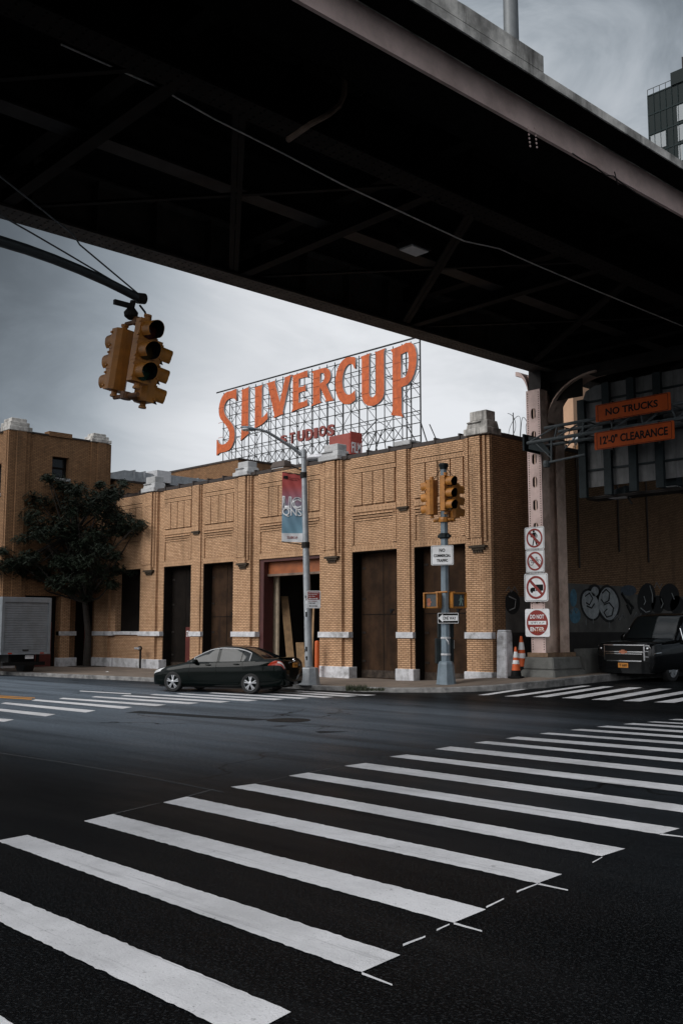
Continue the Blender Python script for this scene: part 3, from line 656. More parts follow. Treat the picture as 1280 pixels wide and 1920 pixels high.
# side face toward the street corner, built round its openings
wm.box(XT - .5, XT, Yt, d1[0], ZB, ZT); wm.box(XT - .5, XT, d1[1], d2[0], ZB, DZ); wm.box(XT - .5, XT, d2[1], Yf + .6, ZB, DZ)
wm.box(XT - .5, XT, d1[0], Yf + .6, DZ, wz0); wm.box(XT - .5, XT, d1[0], wy0, wz0, wz1); wm.box(XT - .5, XT, wy1, Yf + .6, wz0, wz1); wm.box(XT - .5, XT, d1[0], Yf + .6, wz1, ZT)
# street face with its own windows
fx0 = XT - 14
fw = [(XT - 1.9, XT - .75, 8.1, 9.5), (XT - 2.1, XT - .85, 4.4, 6.3), (XT - 6.2, XT - 5, 8.1, 9.5), (XT - 6.2, XT - 5, 4.4, 6.3)]
xs = [fx0, XT - 6.2, XT - 5, XT - 2.1, XT - .75, XT - .5]
wm.box(fx0, XT - 6.2, Yt, Yt + .5, ZB, ZT); wm.box(XT - 5, XT - 2.1, Yt, Yt + .5, ZB, ZT); wm.box(XT - .75, XT - .5, Yt, Yt + .5, ZB, ZT)
for a, b in ((XT - 6.2, XT - 5), (XT - 2.1, XT - .75)):
    for z0, z1 in ((ZB, 4.4), (6.3, 8.1), (9.5, ZT)): wm.box(a, b, Yt, Yt + .5, z0, z1)
wm.box(fx0, XT - .5, Yt + .5, Yf + .6, ZT - .7, ZT - .5)
wm.box(XT - 9, XT - .5, Yf + .6, Yf + .9, 7, ZT); wm.box(fx0, fx0 + .5, Yt + .5, Yf + .6, ZB, ZT)
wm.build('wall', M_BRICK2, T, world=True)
pm = MB()
for y0, y1, d in ((Yt - .12, Yt + .95, .14), (Yt + .25, Yt + .7, .24), (Yf - .55, Yf + .45, .12), (Yf - .25, Yf + .2, .20)): pm.box(XT + .001, XT + d, y0, y1, 3.2, ZT - .02)
for x0, x1, d in ((XT - .4, XT - .02, .14), (XT - 2.9, XT - 2.3, .14), (XT - 4.6, XT - 4.0, .14)): pm.box(x0, x1, Yt - d, Yt - .001, ZB, ZT - .02)
pm.box(XT + .001, XT + .12, d1[0] - .55, d1[0], ZB, 3.19)
pm.build('pier', M_BRICK2, T, world=True)
def twindow(a, b):
    o = MB().box(*a).build('window', M_WINDK, T, world=True)
    x0, x1, y0, y1, z0, z1 = a; f = MB()
    if x1 - x0 < .2:
        for q in ((y0, y0 + .07, z0, z1), (y1 - .07, y1, z0, z1), (y0, y1, z1 - .07, z1), (y0, y1, (z0 + z1) / 2 - .04, (z0 + z1) / 2 + .04)): f.box(x1 + .005, x1 + .05, *q)
        MB().box(x1 - .1, x1 + .36, y0 - .08, y1 + .08, z0 - .14, z0 - .002).build('sill', M_CONC, o, world=True)
    else:
        for q in ((x0, x0 + .07, z0, z1), (x1 - .07, x1, z0, z1), (x0, x1, z1 - .07, z1), (x0, x1, (z0 + z1) / 2 - .04, (z0 + z1) / 2 + .04)): f.box(q[0], q[1], y0 - .05, y0 - .005, q[2], q[3])
        MB().box(x0 - .08, x1 + .08, y0 - .4, y0 + .05, z0 - .14, z0 - .002).build('sill', M_CONC, o, world=True)
    f.build('frame', M_BLACKD, o, world=True)
twindow((XT - .38, XT - .32, wy0, wy1, wz0, wz1), 0)
for a, b, z0, z1 in ((XT - 2.1, XT - .75, 8.1, 9.5), (XT - 2.1, XT - .75, 4.4, 6.3), (XT - 6.2, XT - 5, 8.1, 9.5), (XT - 6.2, XT - 5, 4.4, 6.3)): twindow((a, b, Yt + .30, Yt + .36, z0, z1), 0)
for (y0, y1), m in ((d1, M_BLACKD), (d2, M_BLACKD)):
    o = MB().box(XT - .45, XT - .38, y0, y1, ZB, DZ).build('door', m, T, world=True)
    if y0 == d2[0]: MB().box(XT - .379, XT - .34, y0 + .7, y1 - .12, .05, 2.0).build('wicket_door', M_REDD, o, world=True)
    else:
        MB().box(XT - .379, XT - .34, y1 - 1.3, y1 - .2, .05, 2.2).build('wicket_door', M_REDD, o, world=True)
        MB().box(XT - .339, XT - .30, y1 - 1.22, y1 - 1.12, 1.0, 1.2).build('handle', M_TRIMG, o, world=True)
# piers flanking the doors carry plinth and band
for y0, y1 in ((d1[1], d2[0]), (d2[1], Yf - .02), (Yt, d1[0] - .5)):
    if y1 > y0: tbox('plinth', M_WCONC, XT - .3, XT + .22, y0 - .02, y1 + .02, ZB, .53, bevel=.02); tbox('stone_band', M_WCONC, XT - .3, XT + .14, y0, y1, 1.56, 1.76)
MB().box(XT + .001, XT + .13, d1[1] + .06, d2[0] - .35, .53, DZ + .6).build('pier', M_BRICK, T, world=True)
for y0, y1, x0, x1, h in ((Yt - .15, Yt + 1.0, XT - 1.0, XT + .2, .62), (Yf - .6, Yf + .5, XT - .8, XT + .2, .48), (Yt + .1, Yt + 1.0, XT - 4.6, XT - 3.6, .5)):
    m = MB(); z = ZT; m.box(x0, x1, y0, y1, z, z + h * .35); m.box(x0 + .1, x1 - .1, y0 + .1, y1 - .1, z + h * .351, z + h * .7); m.box(x0 + .2, x1 - .2, y0 + .2, y1 - .2, z + h * .701, z + h)
    m.build('pier_cap', M_CONCD, T, world=True, bevel=.02)
m = MB(); ya, yb = tX(92, 800).y, tX(135, 806).y
m.box(XT - .4, XT + .08, ya, yb, ZT, ZT + .22); m.build('parapet', M_BRICK2, T, world=True)
tbox('coping', M_COPING, XT - .5, XT + .05, Yt + 1.0, ya, ZT, ZT + .07); tbox('coping', M_COPING, XT - .5, XT + .05, yb, Yf - .6, ZT, ZT + .07); tbox('coping', M_COPING, fx0, XT - 1.0, Yt - .05, Yt + .5, ZT, ZT + .07)
# lower wing behind the tower, with the steel duct on its roof
tbox('wing_wall', M_BRICK2, XT - 9, XT, Yf + .92, 44, 7.71, 9.18); tbox('coping', M_COPING, XT - 9, XT + .04, Yf + .92, 44, 9.18, 9.27)
dm = thing('duct', 'grey galvanised steel air duct lying along the brick wing roof', 'air duct', (XT - .6, 27, 9.27))
q = MB(); q.box(XT - 1.5, XT - .05, 26.6, 28.3, 9.28, 9.78); q.build('duct_section', M_GALV, dm, world=True)
q = MB(); q.add([(XT - 1.5, 25.2, 9.28), (XT - .05, 25.2, 9.28), (XT - .05, 26.59, 9.28), (XT - 1.5, 26.59, 9.28), (XT - 1.5, 25.2, 9.4), (XT - .05, 25.2, 9.4), (XT - .05, 26.59, 9.76), (XT - 1.5, 26.59, 9.76)], [(0, 3, 2, 1), (4, 5, 6, 7), (0, 1, 5, 4), (1, 2, 6, 5), (2, 3, 7, 6), (3, 0, 4, 7)]); q.build('duct_section', M_GALV, dm, world=True)
q = MB(); q.box(XT - 1.2, XT + .25, 28.35, 29.2, 9.35, 9.95); q.build('duct_hood', M_LETW, dm, world=True)
q = MB(); q.box(XT - 1.4, XT + .1, 29.25, 39, 9.28, 9.80); q.build('duct_section', M_GALV, dm, world=True)
for y in (27.1, 27.7, 31, 33, 35, 37): MB().box(XT - 1.52, XT + .13, y, y + .05, 9.272, 9.83).build('flange', M_GALV, dm, world=True)

# brick penthouse in front of the roof sign
pc = onY(447, 862, 33.5)
P = thing('brick_building', 'plain brick rooftop penthouse below the left end of the big letter sign', 'penthouse', (pc.x, 33.5, 7.7))
MB().box(pc.x - 12, pc.x, 33.5, 37.4, 7.7, pc.z).build('wall', M_BRICK2, P, world=True)
MB().box(pc.x - 12.05, pc.x + .05, 33.45, 37.45, pc.z, pc.z + .10).build('coping', M_COPING, P, world=True)
# round roof ventilator
vp = onY(607, 862, 30.5)
V = thing('roof_vent', 'pale round roof ventilator beside the stone pier cap', 'roof vent', (vp.x, 30.5, 7.7))
MB().lathe([(.55, 0), (.55, vp.z - 7.9), (.5, vp.z - 7.75)], 24).build('curb', M_GALV, V)
MB().lathe([(.95, vp.z - 7.78), (1.0, vp.z - 7.72), (.9, vp.z - 7.58), (.5, vp.z - 7.5), (.02, vp.z - 7.46)], 28).build('cap', M_WCONC, V, smooth=40)
# red rooftop billboard box
a = onY(617, 821, 31.5); b = onY(655, 812, 31.5); zb = 7.7
R = thing('billboard', 'red boxy rooftop billboard with white lettering behind the sign scaffold', 'billboard', (b.x, 31.5, zb))
yy = onX(677, 815, b.x).y
MB().box(a.x, b.x, 31.5, yy, zb + .2, a.z + .05).build('panel', M_STEELR, R, world=True)
MB().box(b.x + .001, b.x + .05, 31.52, yy, zb + .4, a.z + .12).build('face', mat('billboard_face', (.34, .05, .035), .6, var=.1), R, world=True)
MZ = Matrix.Translation((-b.x, -31.5, -zb)) @ Matrix.Translation((b.x + .052, (31.5 + yy) / 2, 0)) @ Matrix.Rotation(pi / 2, 4, 'Z')
h = a.z - zb
for k, s in enumerate(('FILM', 'COM', 'RENTALS')): text_fit('lettering', s, M_SIGNW, R, 0, zb + h * (.80 - .21 * k), (yy - 31.5) * .78, h * .16, 0, .01, .015, M=MZ)
# ------------------------------------------------------------------ rooftop letter sign on its scaffold
YS = 39.0
sgn = thing('rooftop_sign', 'huge rooftop sign of orange letters on an open black steel scaffold', 'sign', (-43, YS, 7.7))
def sp(px, py): q = onY(px, py, YS); return (q.x, q.z)
Z1 = 380 + 0
def zz(zx, zy): return sp(380 + zx / 2.909, 600 + zy / 2.909)
xL, zT = sp(413, 738); xR, _ = sp(787, 636); zT = 17.22; zBot = 12.6; zR = 7.7
fr = MB(); N = 26; dY = .7; t = .035
xs_ = [xL + .4 + (xR - xL - .4) * i / N for i in range(N + 1)]
rows = [17.05, 16.35, 15.6, 14.85, 14.1, 13.35, 12.7]
def seg(a, b, r=.028): fr.tube(a, b, r, n=5)
seg((xL - .25, YS - .1, zT + .1), (xR + .1, YS - .1, zT + .1), .05)
for i, x in enumerate(xs_):
    lo = 12.0 if x < xR - 2 else 11.2
    seg((x, YS, lo), (x, YS, zT), .030)
    if i % 2 == 0 and x < xR - .7: seg((x, YS + dY, 11.2), (x, YS + dY, 16.6), .024)
    if i < N:
        x2 = xs_[i + 1]
        for k in range(len(rows) - 1):
            if (i + k) % 2 == 0: seg((x, YS + .02, rows[k]), (x2, YS + dY if (i % 3 == 0) else YS + .02, rows[k + 1]), .017)
            elif (i * 7 + k) % 3 == 0: seg((x2, YS + .02, rows[k]), (x, YS + .02, rows[k + 1]), .017)
    if i % 2 == 0 and x < xR - .7:
        for k in range(0, len(rows)): seg((x, YS, rows[k]), (x, YS + dY, rows[min(k + 1, len(rows) - 1)] if k % 2 else rows[k]), .017)
for z in rows:
    seg((xL + .3, YS, z), (xR, YS, z), .026)
for z in rows[1::2]: seg((xL + .3, YS + dY, z), (xR - .6, YS + dY, z), .020)
# trussed belt under the letters and its legs
for i in range(N):
    x, x2 = xs_[i], xs_[i + 1]
    if x2 < xR - 1:
        seg((x, YS + .02, 12.7), (x2, YS + .02, 12.0), .022); seg((x2, YS + .02, 12.7), (x, YS + .02, 12.0), .022)
    seg((x, YS, 12.0), (x2, YS, 12.0), .028)
    if i % 2 == 0:
        seg((x, YS, 12.0), (x + .25, YS + .7, zR), .03); seg((x2, YS, 12.0), (x - .1, YS + .7, zR), .026); seg((x, YS + dY, 12.0), (x + .3, YS + 2.0, zR), .026)
        seg((x, YS, 10.6), (x2 + (x2 - x), YS, 11.5), .02)
seg((xL, YS, 11.2), (xR, YS, 11.2), .03); seg((xL, YS, 9.6), (xR, YS, 9.6), .026)
for x in (xR, xR - 1.0, xR - .02): seg((x, YS, zR), (x, YS, zT), .04); 
seg((xR, YS, 12.7), (xR + 1.9, YS, zR), .035); seg((xR, YS + dY, 12.7), (xR + 1.2, YS + 2.6, zR), .03); seg((xR - 1, YS, 12.7), (xR, YS, 11.2), .03); seg((xR - 6.5, YS, 11.2), (xR - 3.2, YS, 13.3), .03); seg((xR - 6.5, YS, zR), (xR - 3.2, YS, 12.7), .03); seg((xR - 2.8, YS, 12.7), (xR - 5.2, YS, zR), .03)
fr.build('scaffold', M_SCAF, sgn, world=True)
# letters: outlines in a unit box (0..1, 0..1), y up
def stroke(cl, w):
    """closed outline of a centreline with half-widths w"""
    Lp, Rp = [], []
    for i, p in enumerate(cl):
        a = cl[max(i - 1, 0)]; b = cl[min(i + 1, len(cl) - 1)]
        dx, dy = b[0] - a[0], (b[1] - a[1]); n = sqrt(dx * dx + dy * dy) or 1
        ww = w[i] if isinstance(w, list) else w
        Lp.append((p[0] - dy / n * ww, p[1] + dx / n * ww)); Rp.append((p[0] + dy / n * ww, p[1] - dx / n * ww))
    return Lp + Rp[::-1]
def arc(cx, cy, rx, ry, a0, a1, n=14): return [(cx + rx * cos(radians(a0 + (a1 - a0) * i / n)), cy + ry * sin(radians(a0 + (a1 - a0) * i / n))) for i in range(n + 1)]
def bez(p, n=9):
    out = []
    for i in range(n + 1):
        t = i / n; q = list(p)
        while len(q) > 1: q = [(u[0] + (v[0] - u[0]) * t, u[1] + (v[1] - u[1]) * t) for u, v in zip(q[:-1], q[1:])]
        out.append(q[0])
    return out
L_ = {}
L_['S'] = [[(1, .99), (1, .80), (.96, .815)] + bez([(.93, .835), (.80, .875), (.50, .90), (.36, .83), (.34, .72)]) + bez([(.34, .72), (.36, .62), (.55, .55), (.75, .47)])
           + bez([(.75, .47), (.95, .38), (1.02, .26), (.92, .12), (.75, .04), (.52, .035)]) + bez([(.40, .03), (.22, .035), (.08, .035), (.02, .0)]) + [(-.02, .0), (-.02, .25), (.03, .25)] + bez([(.05, .23), (.12, .16), (.28, .13), (.48, .15), (.62, .18), (.66, .25)])
           + bez([(.66, .27), (.67, .36), (.48, .45), (.30, .52)]) + bez([(.28, .53), (.06, .60), (-.02, .72), (.06, .86), (.22, .98), (.50, .99)]) + [(.72, .985), (.96, 1.0)]]
L_['I'] = [[(-.02, .975), (1, 1.0), (.96, .95), (.95, .16), (1.06, .10), (-.08, -.01), (.02, .08), (.04, .93)]]
L_['L'] = [[(-.02, .985), (.60, 1.0), (.55, .94), (.55, .235), (.66, .235), (.90, .31), (.97, .345), (1, .17), (.60, .075), (.10, .02), (0, -.02), (.03, .08), (.03, .93)]]
L_['V'] = [[(-.03, .955), (.36, .975), (.34, .93), (.555, .37), (.76, .955), (.72, .985), (1.04, 1.01), (.98, .95), (.68, .10), (.70, .04), (.30, -.01), (.33, .06), (.05, .90)]]
L_['E'] = [[(-.03, .965), (.97, 1.0), (.985, .80), (.90, .83), (.42, .835), (.42, .60), (.72, .60), (.86, .64), (.86, .45), (.72, .475), (.42, .455), (.42, .19), (.80, .19), (.95, .235), (1, .06), (.30, .02), (-.06, -.01), (.03, .07), (.03, .92)]]
L_['R'] = [[(-.03, .975), (.40, .995)] + bez([(.45, 1.0), (.92, 1.01), (.95, .72), (.88, .56), (.66, .515)]) + [(.94, .10), (1.02, .02), (.62, .04), (.66, .09), (.40, .46), (.38, .46), (.38, .09), (.45, .05), (-.06, .0), (.05, .07), (.05, .92)],
           [(.38, .86)] + bez([(.46, .87), (.64, .87), (.64, .64), (.46, .60)]) + [(.38, .59)]]
L_['C'] = [[(1, .93), (.985, .70), (.94, .72)] + bez([(.88, .80), (.66, .90), (.38, .80), (.36, .50)]) + bez([(.36, .48), (.40, .20), (.66, .12), (.92, .23)]) + [(.97, .25), (.99, .04)]
           + bez([(.80, -.01), (.46, -.06), (.04, .10), (.02, .46)]) + bez([(.02, .54), (.05, .88), (.40, 1.03), (.72, .99)]) + [(.93, .965)]]
L_['U'] = [[(-.02, .965), (.40, .985), (.35, .93), (.35, .29)] + bez([(.35, .26), (.37, .155), (.60, .155), (.64, .26)]) + [(.64, .93), (.59, .975), (1.03, 1.0), (.98, .94), (.98, .27)] + bez([(.98, .22), (.92, -.03), (.10, -.05), (.03, .24)]) + [(.03, .30), (.03, .91)]]
L_['P'] = [[(-.03, .965), (.45, .985)] + bez([(.55, 1.0), (1.0, 1.02), (1.02, .80), (1.0, .52), (.62, .425)]) + [(.38, .41), (.38, .06), (.44, -.01), (.30, .02), (-.02, .055), (.04, .12), (.05, .91)],
           [(.37, .86)] + bez([(.60, .88), (.72, .84), (.66, .56), (.52, .535)]) + [(.37, .53)]]
seam_m = mat('letter_seam', (.25, .05, .012), .7, var=.2)
boxes = [('S', 97, 200, 392, 738), ('I', 228, 268, 368, 657), ('L', 300, 372, 349, 600), ('V', 366, 497, 304, 537), ('E', 506, 590, 277, 497), ('R', 613, 729, 249, 467), ('C', 738, 850, 207, 460), ('U', 880, 1008, 158, 488), ('P', 1045, 1190, 120, 538)]
for ch, x0, x1, y0, y1 in boxes:
    # opposite corners lie on lines that recede along the sign, so read each edge at the letter's middle
    xm = (x0 + x1) / 2; k = .2897
    a, _ = zz(x0, (y0 + y1) / 2); b, _ = zz(x1, (y0 + y1) / 2); half = (x1 - x0) / 2
    _, zt = zz(xm, y0 + (half * k if ch in 'VEURILP' else half * k * .35)); _, zb_ = zz(xm, y1 - half * (.30 if ch in 'SIL' else .12 if ch in 'VERU' else 0))
    if ch == 'P': zb_ = zz(x0 + 30, y1)[1]; zt = zz(xm, 132)[1]
    if ch == 'S': zb_ = zz(x0 + 12, y1)[1]; zt = zz(xm, 392)[1]
    if ch == 'C': zt = zz(xm + 10, 207)[1]; zb_ = zz(xm + 10, 460)[1]
    if ch == 'I': zb_ = zz(x0 + 4, y1)[1]
    outl = [[(a + (b - a) * u, zb_ + (zt - zb_) * v) for u, v in o] for o in L_[ch]]
    me = curve_mesh(outl, .15)
    me.transform(Matrix.Translation((0, YS - .18, 0)) @ RX); me.transform(rootm(sgn).inverted())
    me.materials.clear(); me.materials.append(M_LETO); me.materials.append(M_LETW)
    for p in me.polygons:
        if abs(p.normal.y) < .5: p.material_index = 1
    me.name = 'letter'; o = bpy.data.objects.new('letter', me); COL.objects.link(o); o.parent = sgn; ROOTM[o.name] = rootm(sgn)
    sm = MB(); dots = random.Random(ord(ch))
    for q in range(3):                                        # sheet joints across the stem
        z = zb_ + (zt - zb_) * (.27 + .24 * q)
        sm.box(a + (b - a) * .06, a + (b - a) * (.90 if ch == 'I' else .34), YS - .262, YS - .256, z, z + .03)
    sm.build('sheet_joint', seam_m, o, world=True)
word = 'STUDIOS'; zb0 = [(437, 470, 628, 675), (487, 512, 613, 678), (530, 566, 602, 668), (575, 612, 592, 661), (620, 638, 588, 650), (648, 684, 576, 643), (692, 730, 569, 638)]
for ch, (x0, x1, y0, y1) in zip(word, zb0):
    (a, z1), (b, z2) = zz(x0, y0), zz(x1, y1); zc = (zz((x0 + x1) / 2, (y0 + y1) / 2))[1]; h = (zz((x0 + x1) / 2, y0 + 3)[1] - zz((x0 + x1) / 2, y1 - 3)[1])
    o = text_fit('small_letter', ch, M_LETR, sgn, (a + b) / 2, zc, (b - a), h, YS - .1, .12, .035, M=rootm(sgn).inverted())

# ------------------------------------------------------------------ elevated roadway
HG = 7.98; ZG = CAMH + HG                      # underside of the main girders
XLG = (-17.84, -17.23); XRG = (-8.75, -8.69); Y0, Y1 = -34, 130
VI = thing('viaduct', 'dark riveted steel elevated roadway crossing overhead with a pink grey edge girder', 'bridge', (-17.6, 26.1, 0))
VROOT = Matrix.Translation((-17.40, 26.1, 0)) @ Matrix.Rotation(-.022, 4, 'Z')      # the roadway runs a little askew of the side street
VI.location = (-17.40, 26.1, 0); VI.rotation_euler = (0, 0, -.022)
def vb(name, m, mb, **k): return mb.build(name, m, VI, world=True, **k)
xc = sum(XLG) / 2
g = MB(); g.box(XLG[0], XLG[1], Y0, Y1, ZG, ZG + .05); g.box(xc - .03, xc + .03, Y0, Y1, ZG + .05, ZG + 1.15); g.box(XLG[0], XLG[1], Y0, Y1, ZG + 1.15, ZG + 1.2)
y = Y0 + .3
while y < 60: g.box(xc + .03, XLG[1] - .03, y, y + .03, ZG + .05, ZG + 1.15); g.box(XLG[0] + .03, xc - .03, y, y + .03, ZG + .05, ZG + 1.15); y += 1.41
y = 2.0
while y < 30:
    for dx in (-.20, -.09, .09, .20): g.dome((xc + dx, y, ZG), (0, 0, -1), .026)
    y += .17
vb('girder', mat('girder_steel', (.06, .05, .042), .7, var=.3, scale=2, dirt=(.03, .02, .016), dirtamt=.7), g)
# right-hand edge girder, its flat painted face to the open side
g = MB(); g.box(XRG[0], XRG[1], Y0, Y1, ZG, ZG + .045); g.box(XRG[1] - .04, XRG[1] - .002, Y0, Y1, ZG + .045, ZG + .42); g.box(XRG[0], XRG[1], Y0, Y1, ZG + .42, ZG + .46)
for px, py in ((1011, 236), (1023, 238)):
    for k in range(6):
        q = onX(px + k * .8, py + 6 + k * 7.2, XRG[1]); g.dome(q, (1, 0, 0), .022)
vb('edge_girder', M_PINK, g)
crk = MB(); pts = [(1090, 292), (1110, 306), (1132, 318), (1150, 334), (1163, 335), (1180, 350), (1205, 368), (1225, 380), (1250, 396)]
crk.path([onX(px, py, XRG[1] + .002) for px, py in pts], .012, 4); pts = [(1165, 327), (1168, 340), (1172, 352)]; crk.path([onX(px, py, XRG[1] + .002) for px, py in pts], .012, 4)
vb('paint_crack', M_DKST, crk)
# stringers
sx0, sx1 = -11.56, -11.06; sc = (sx0 + sx1) / 2
g = MB(); g.box(sx0, sx1, Y0, Y1, ZG, ZG + .05); g.box(sc - .03, sc + .03, Y0, Y1, ZG + .05, ZG + 1.1)
y = Y0 + .5
while y < 50: g.box(sc + .03, sx1 - .04, y, y + .03, ZG + .05, ZG + 1.1); y += 1.41
y = 3.0
while y < 30:
    for dx in (-.19, -.09, .09, .19): g.dome((sc + dx, y, ZG), (0, 0, -1), .024)
    y += .19
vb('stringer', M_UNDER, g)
g = MB(); g.box(-14.6, -14.2, Y0, Y1, ZG + .35, ZG + .40); g.box(-14.43, -14.37, Y0, Y1, ZG + .40, ZG + 1.1); vb('stringer', M_DKST, g)
# cross struts and lateral bracing
for i in range(-7, 22):
    y = 8.1 + 5.65 * i; g1 = MB(); g2 = MB()
    g1.box(xc + .05, sc - .05, y - .12, y + .12, ZG + .06, ZG + .10); g1.box(xc + .05, sc - .05, y - .012, y + .012, ZG + .10, ZG + .42); g1.box(xc + .05, XRG[0], y - .15, y + .15, ZG + .75, ZG + 1.15)
    for dx in (-.07, .07): g2.bar((sc - .25, y + 1.2 + dx, ZG + .10), (xc + .35, y + 5.3 + dx, ZG + .10), .10, .05)
    g2.bar((sc - .25, y + 5.2, ZG + .16), (xc + .35, y + .5, ZG + .16), .10, .05)
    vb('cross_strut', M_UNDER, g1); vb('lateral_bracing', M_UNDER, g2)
# deck, overhang, kerb and parapet
ZD = ZG + .40; XD = -.986 * (ZD - CAMH) + .10
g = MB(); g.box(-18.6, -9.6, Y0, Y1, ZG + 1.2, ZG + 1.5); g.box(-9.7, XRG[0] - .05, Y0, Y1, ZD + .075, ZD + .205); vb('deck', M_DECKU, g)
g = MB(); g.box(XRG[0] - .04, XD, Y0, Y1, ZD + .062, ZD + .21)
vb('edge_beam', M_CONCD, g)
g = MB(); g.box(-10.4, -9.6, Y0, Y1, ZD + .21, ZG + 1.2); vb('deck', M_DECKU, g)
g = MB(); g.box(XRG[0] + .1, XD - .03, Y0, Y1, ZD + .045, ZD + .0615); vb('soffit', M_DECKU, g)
g = MB(); z0 = ZD + .212; g.box(XD - .35, XD - .012, Y0, Y1, z0, CAMH - (XD - .1) / .9606)
vb('parapet', M_CONCD, g)
ye = onX(1043, 135, XD).y; ys = onX(845, 5, XD).y
zp = CAMH - (XD - .1) / .931
g = MB(); zl = CAMH - (XD - .1) / .9606 + .002; ysl = onX(905, 25, XD).y
g.prismx([(Y0, zl), (ye, zl), (ye, zp), (ysl, zp), (ysl - 1.3, zp - .06), (ysl - 1.3, zp - .12), (Y0, zp - .12)], XD - .34, XD - .004)
vb('parapet', M_CONCD, g)
g = MB(); g.box(-18.7, -18.3, Y0, Y1, ZG + 1.502, ZG + 2.2); vb('parapet', M_CONCD, g)
ROOTM[VI.name] = VROOT
# column of built-up riveted plates
CX0, CX1, CY0, CY1 = -17.87, -17.36, 25.42, 26.75; zt_ = 9.25
cb_ = MB(); cm = (CX0 + CX1) / 2; hz = [8.50 - .715 * k for k in range(10)]
hw, hh = .085, .17
# front plate with oval hand holes
edges = [zt_]
def plate(mb, y0, y1, holes):
    z_hi = zt_
    for zc in holes:
        mb.box(CX0, CX1, y0, y1, zc + hh, z_hi) if z_hi > zc + hh else None
        mb.box(CX0, cm - hw, y0, y1, zc - hh, zc + hh); mb.box(cm + hw, CX1, y0, y1, zc - hh, zc + hh)
        for sgn_ in (1, -1):                                # round the hole's ends
            for sd in (-1, 1):
                pts = [(cm + sd * hw, zc + sgn_ * hh)] + [(cm + sd * hw * cos(a * pi / 8), zc + sgn_ * (hh - hw + hw * sin(a * pi / 8))) for a in range(0, 5)]
                mb.prism(pts, y0, y1)
        z_hi = zc - hh
    mb.box(CX0, CX1, y0, y1, 1.15, z_hi)
plate(cb_, CY0, CY0 + .03, hz); rv_ = MB()
for k in range(110):
    z = 1.25 + k * .0725
    if z < zt_: 
        for x in (CX0 + .055, CX1 - .055): rv_.dome((x, CY0, z), (0, -1, 0), .021)
MBk = MB(); MBk.box(CX0 + .05, CX1 - .05, CY0 + .12, CY0 + .14, 1.2, zt_); vb('added_shade_backing', M_BLK, MBk)  # added black sheet puts shade into the hand holes
cfront = vb('column_plate', M_PINK, cb_); rv_.build('rivets', mat('shadowed_rivet', (.10, .07, .06), .8, var=.3), cfront, world=True)  # rivets coloured dark to paint in their small shadows
c2 = MB(); c2.box(CX0 + .01, CX0 + .04, CY0 + .03, CY1 - .03, 1.15, zt_); c2.box(cm - .2, cm + .2, CY1 - .03, CY1, 1.15, zt_)
c2.box(CX1 - .04, CX1 - .01, CY0 + .031, CY0 + .42, 1.15, zt_); c2.box(CX1 - .04, CX1 - .01, CY1 - .50, CY1 - .031, 1.15, zt_); c2.box(cm - .02, cm + .02, CY0 + .03, CY1 - .03, 1.15, zt_)
for k in range(60):
    z = 1.3 + k * .13
    for y in (CY0 + .10, CY0 + .32, CY1 - .40, CY1 - .12): c2.dome((CX1 - .01, y, z), (1, 0, 0), .018)
vb('column', mat('tan_pink_steel', (.60, .44, .36), .75, var=.2, scale=2, dirt=(.22, .13, .09), dirtamt=.6, spec=.2), c2)
# curved knee brackets under the girder
def bracket(x0, z0, x1, z1, y0, y1, m, th=.05):
    q = MB(); n = 12; arcp = []
    for i in range(n + 1):
        a = i / n * pi / 2
        arcp.append((x1 + (x0 - x1) * cos(a), z0 + (z1 - z0) * sin(a)))
    for (xa, za), (xb, zb2) in zip(arcp[:-1], arcp[1:]):
        q.add([(xa, y0, za), (xb, y0, zb2), (xb, y1, zb2), (xa, y1, za), (xa, y0, za + th), (xb, y0, zb2 + th), (xb, y1, zb2 + th), (xa, y1, za + th)], [(0, 1, 2, 3), (4, 7, 6, 5), (0, 4, 5, 1), (1, 5, 6, 2), (2, 6, 7, 3), (3, 7, 4, 0)])
    ym = (y0 + y1) / 2
    q.prism([(x0, z1)] + [(x0, z0)] + arcp[1:], ym - .02, ym + .02)
    return vb('knee_bracket', m, q)
bracket(CX0 + .06, 8.98, CX0 - .42, ZG - .01, CY0 + .05, CY0 + .60, M_PINK, .14)
bracket(CX1 + .02, 8.25, CX1 + 1.75, ZG - .30, CY0 + .35, CY0 + 1.0, MATS['tan_pink_steel'])
g = MB(); g.box(CX0 + .10, CX1 + .03, CY0 + .02, CY1, zt_, ZG + .05); g.box(CX0 + .1, -8.9, CY0 + .45, CY0 + .9, ZG - .32, ZG - .02); vb('cross_girder', M_DKST, g)
g = MB(); g.box(CX1 + .03, CX1 + 1.2, CY0 + .50, CY0 + .53, 8.9, ZG - .33); vb('gusset', M_UNDER, g)
for xx, yy in ((-9.06, 26.1), (-17.6, 60), (-9.06, 60), (-17.6, -12), (-9.06, -12)):
    g = MB(); z0 = road_z(xx, yy); g.box(xx - .25, xx + .25, yy - .6, yy + .6, z0, ZG); vb('column', MATS['tan_pink_steel'], g)
# pedestal
g = MB(); pz = walk_z(-17.6, 25.4)
g.taper((-17.56, 26.08), .74, .98, .58, .84, pz - .2, pz + .20); g.taper((-17.56, 26.08), .56, .80, .50, .76, pz + .201, 1.02)
vb('pedestal', mat('pedestal_concrete', (.14, .14, .13), .9, var=.3, scale=3, bump=.4, dirt=(.04, .04, .035), dirtamt=.7), g, bevel=.04)
g = MB(); g.box(CX0 - .10, CX1 + .12, CY0 - .08, CY1 + .1, 1.02, 1.15); g.box(CX1 + .02, CX1 + .16, CY0 + .1, CY1 + .25, .42, 1.02); vb('base_plate', mat('rust_stained', (.22, .14, .085), .8, var=.3, scale=4, streak=.8, dirt=(.10, .045, .018)), g)
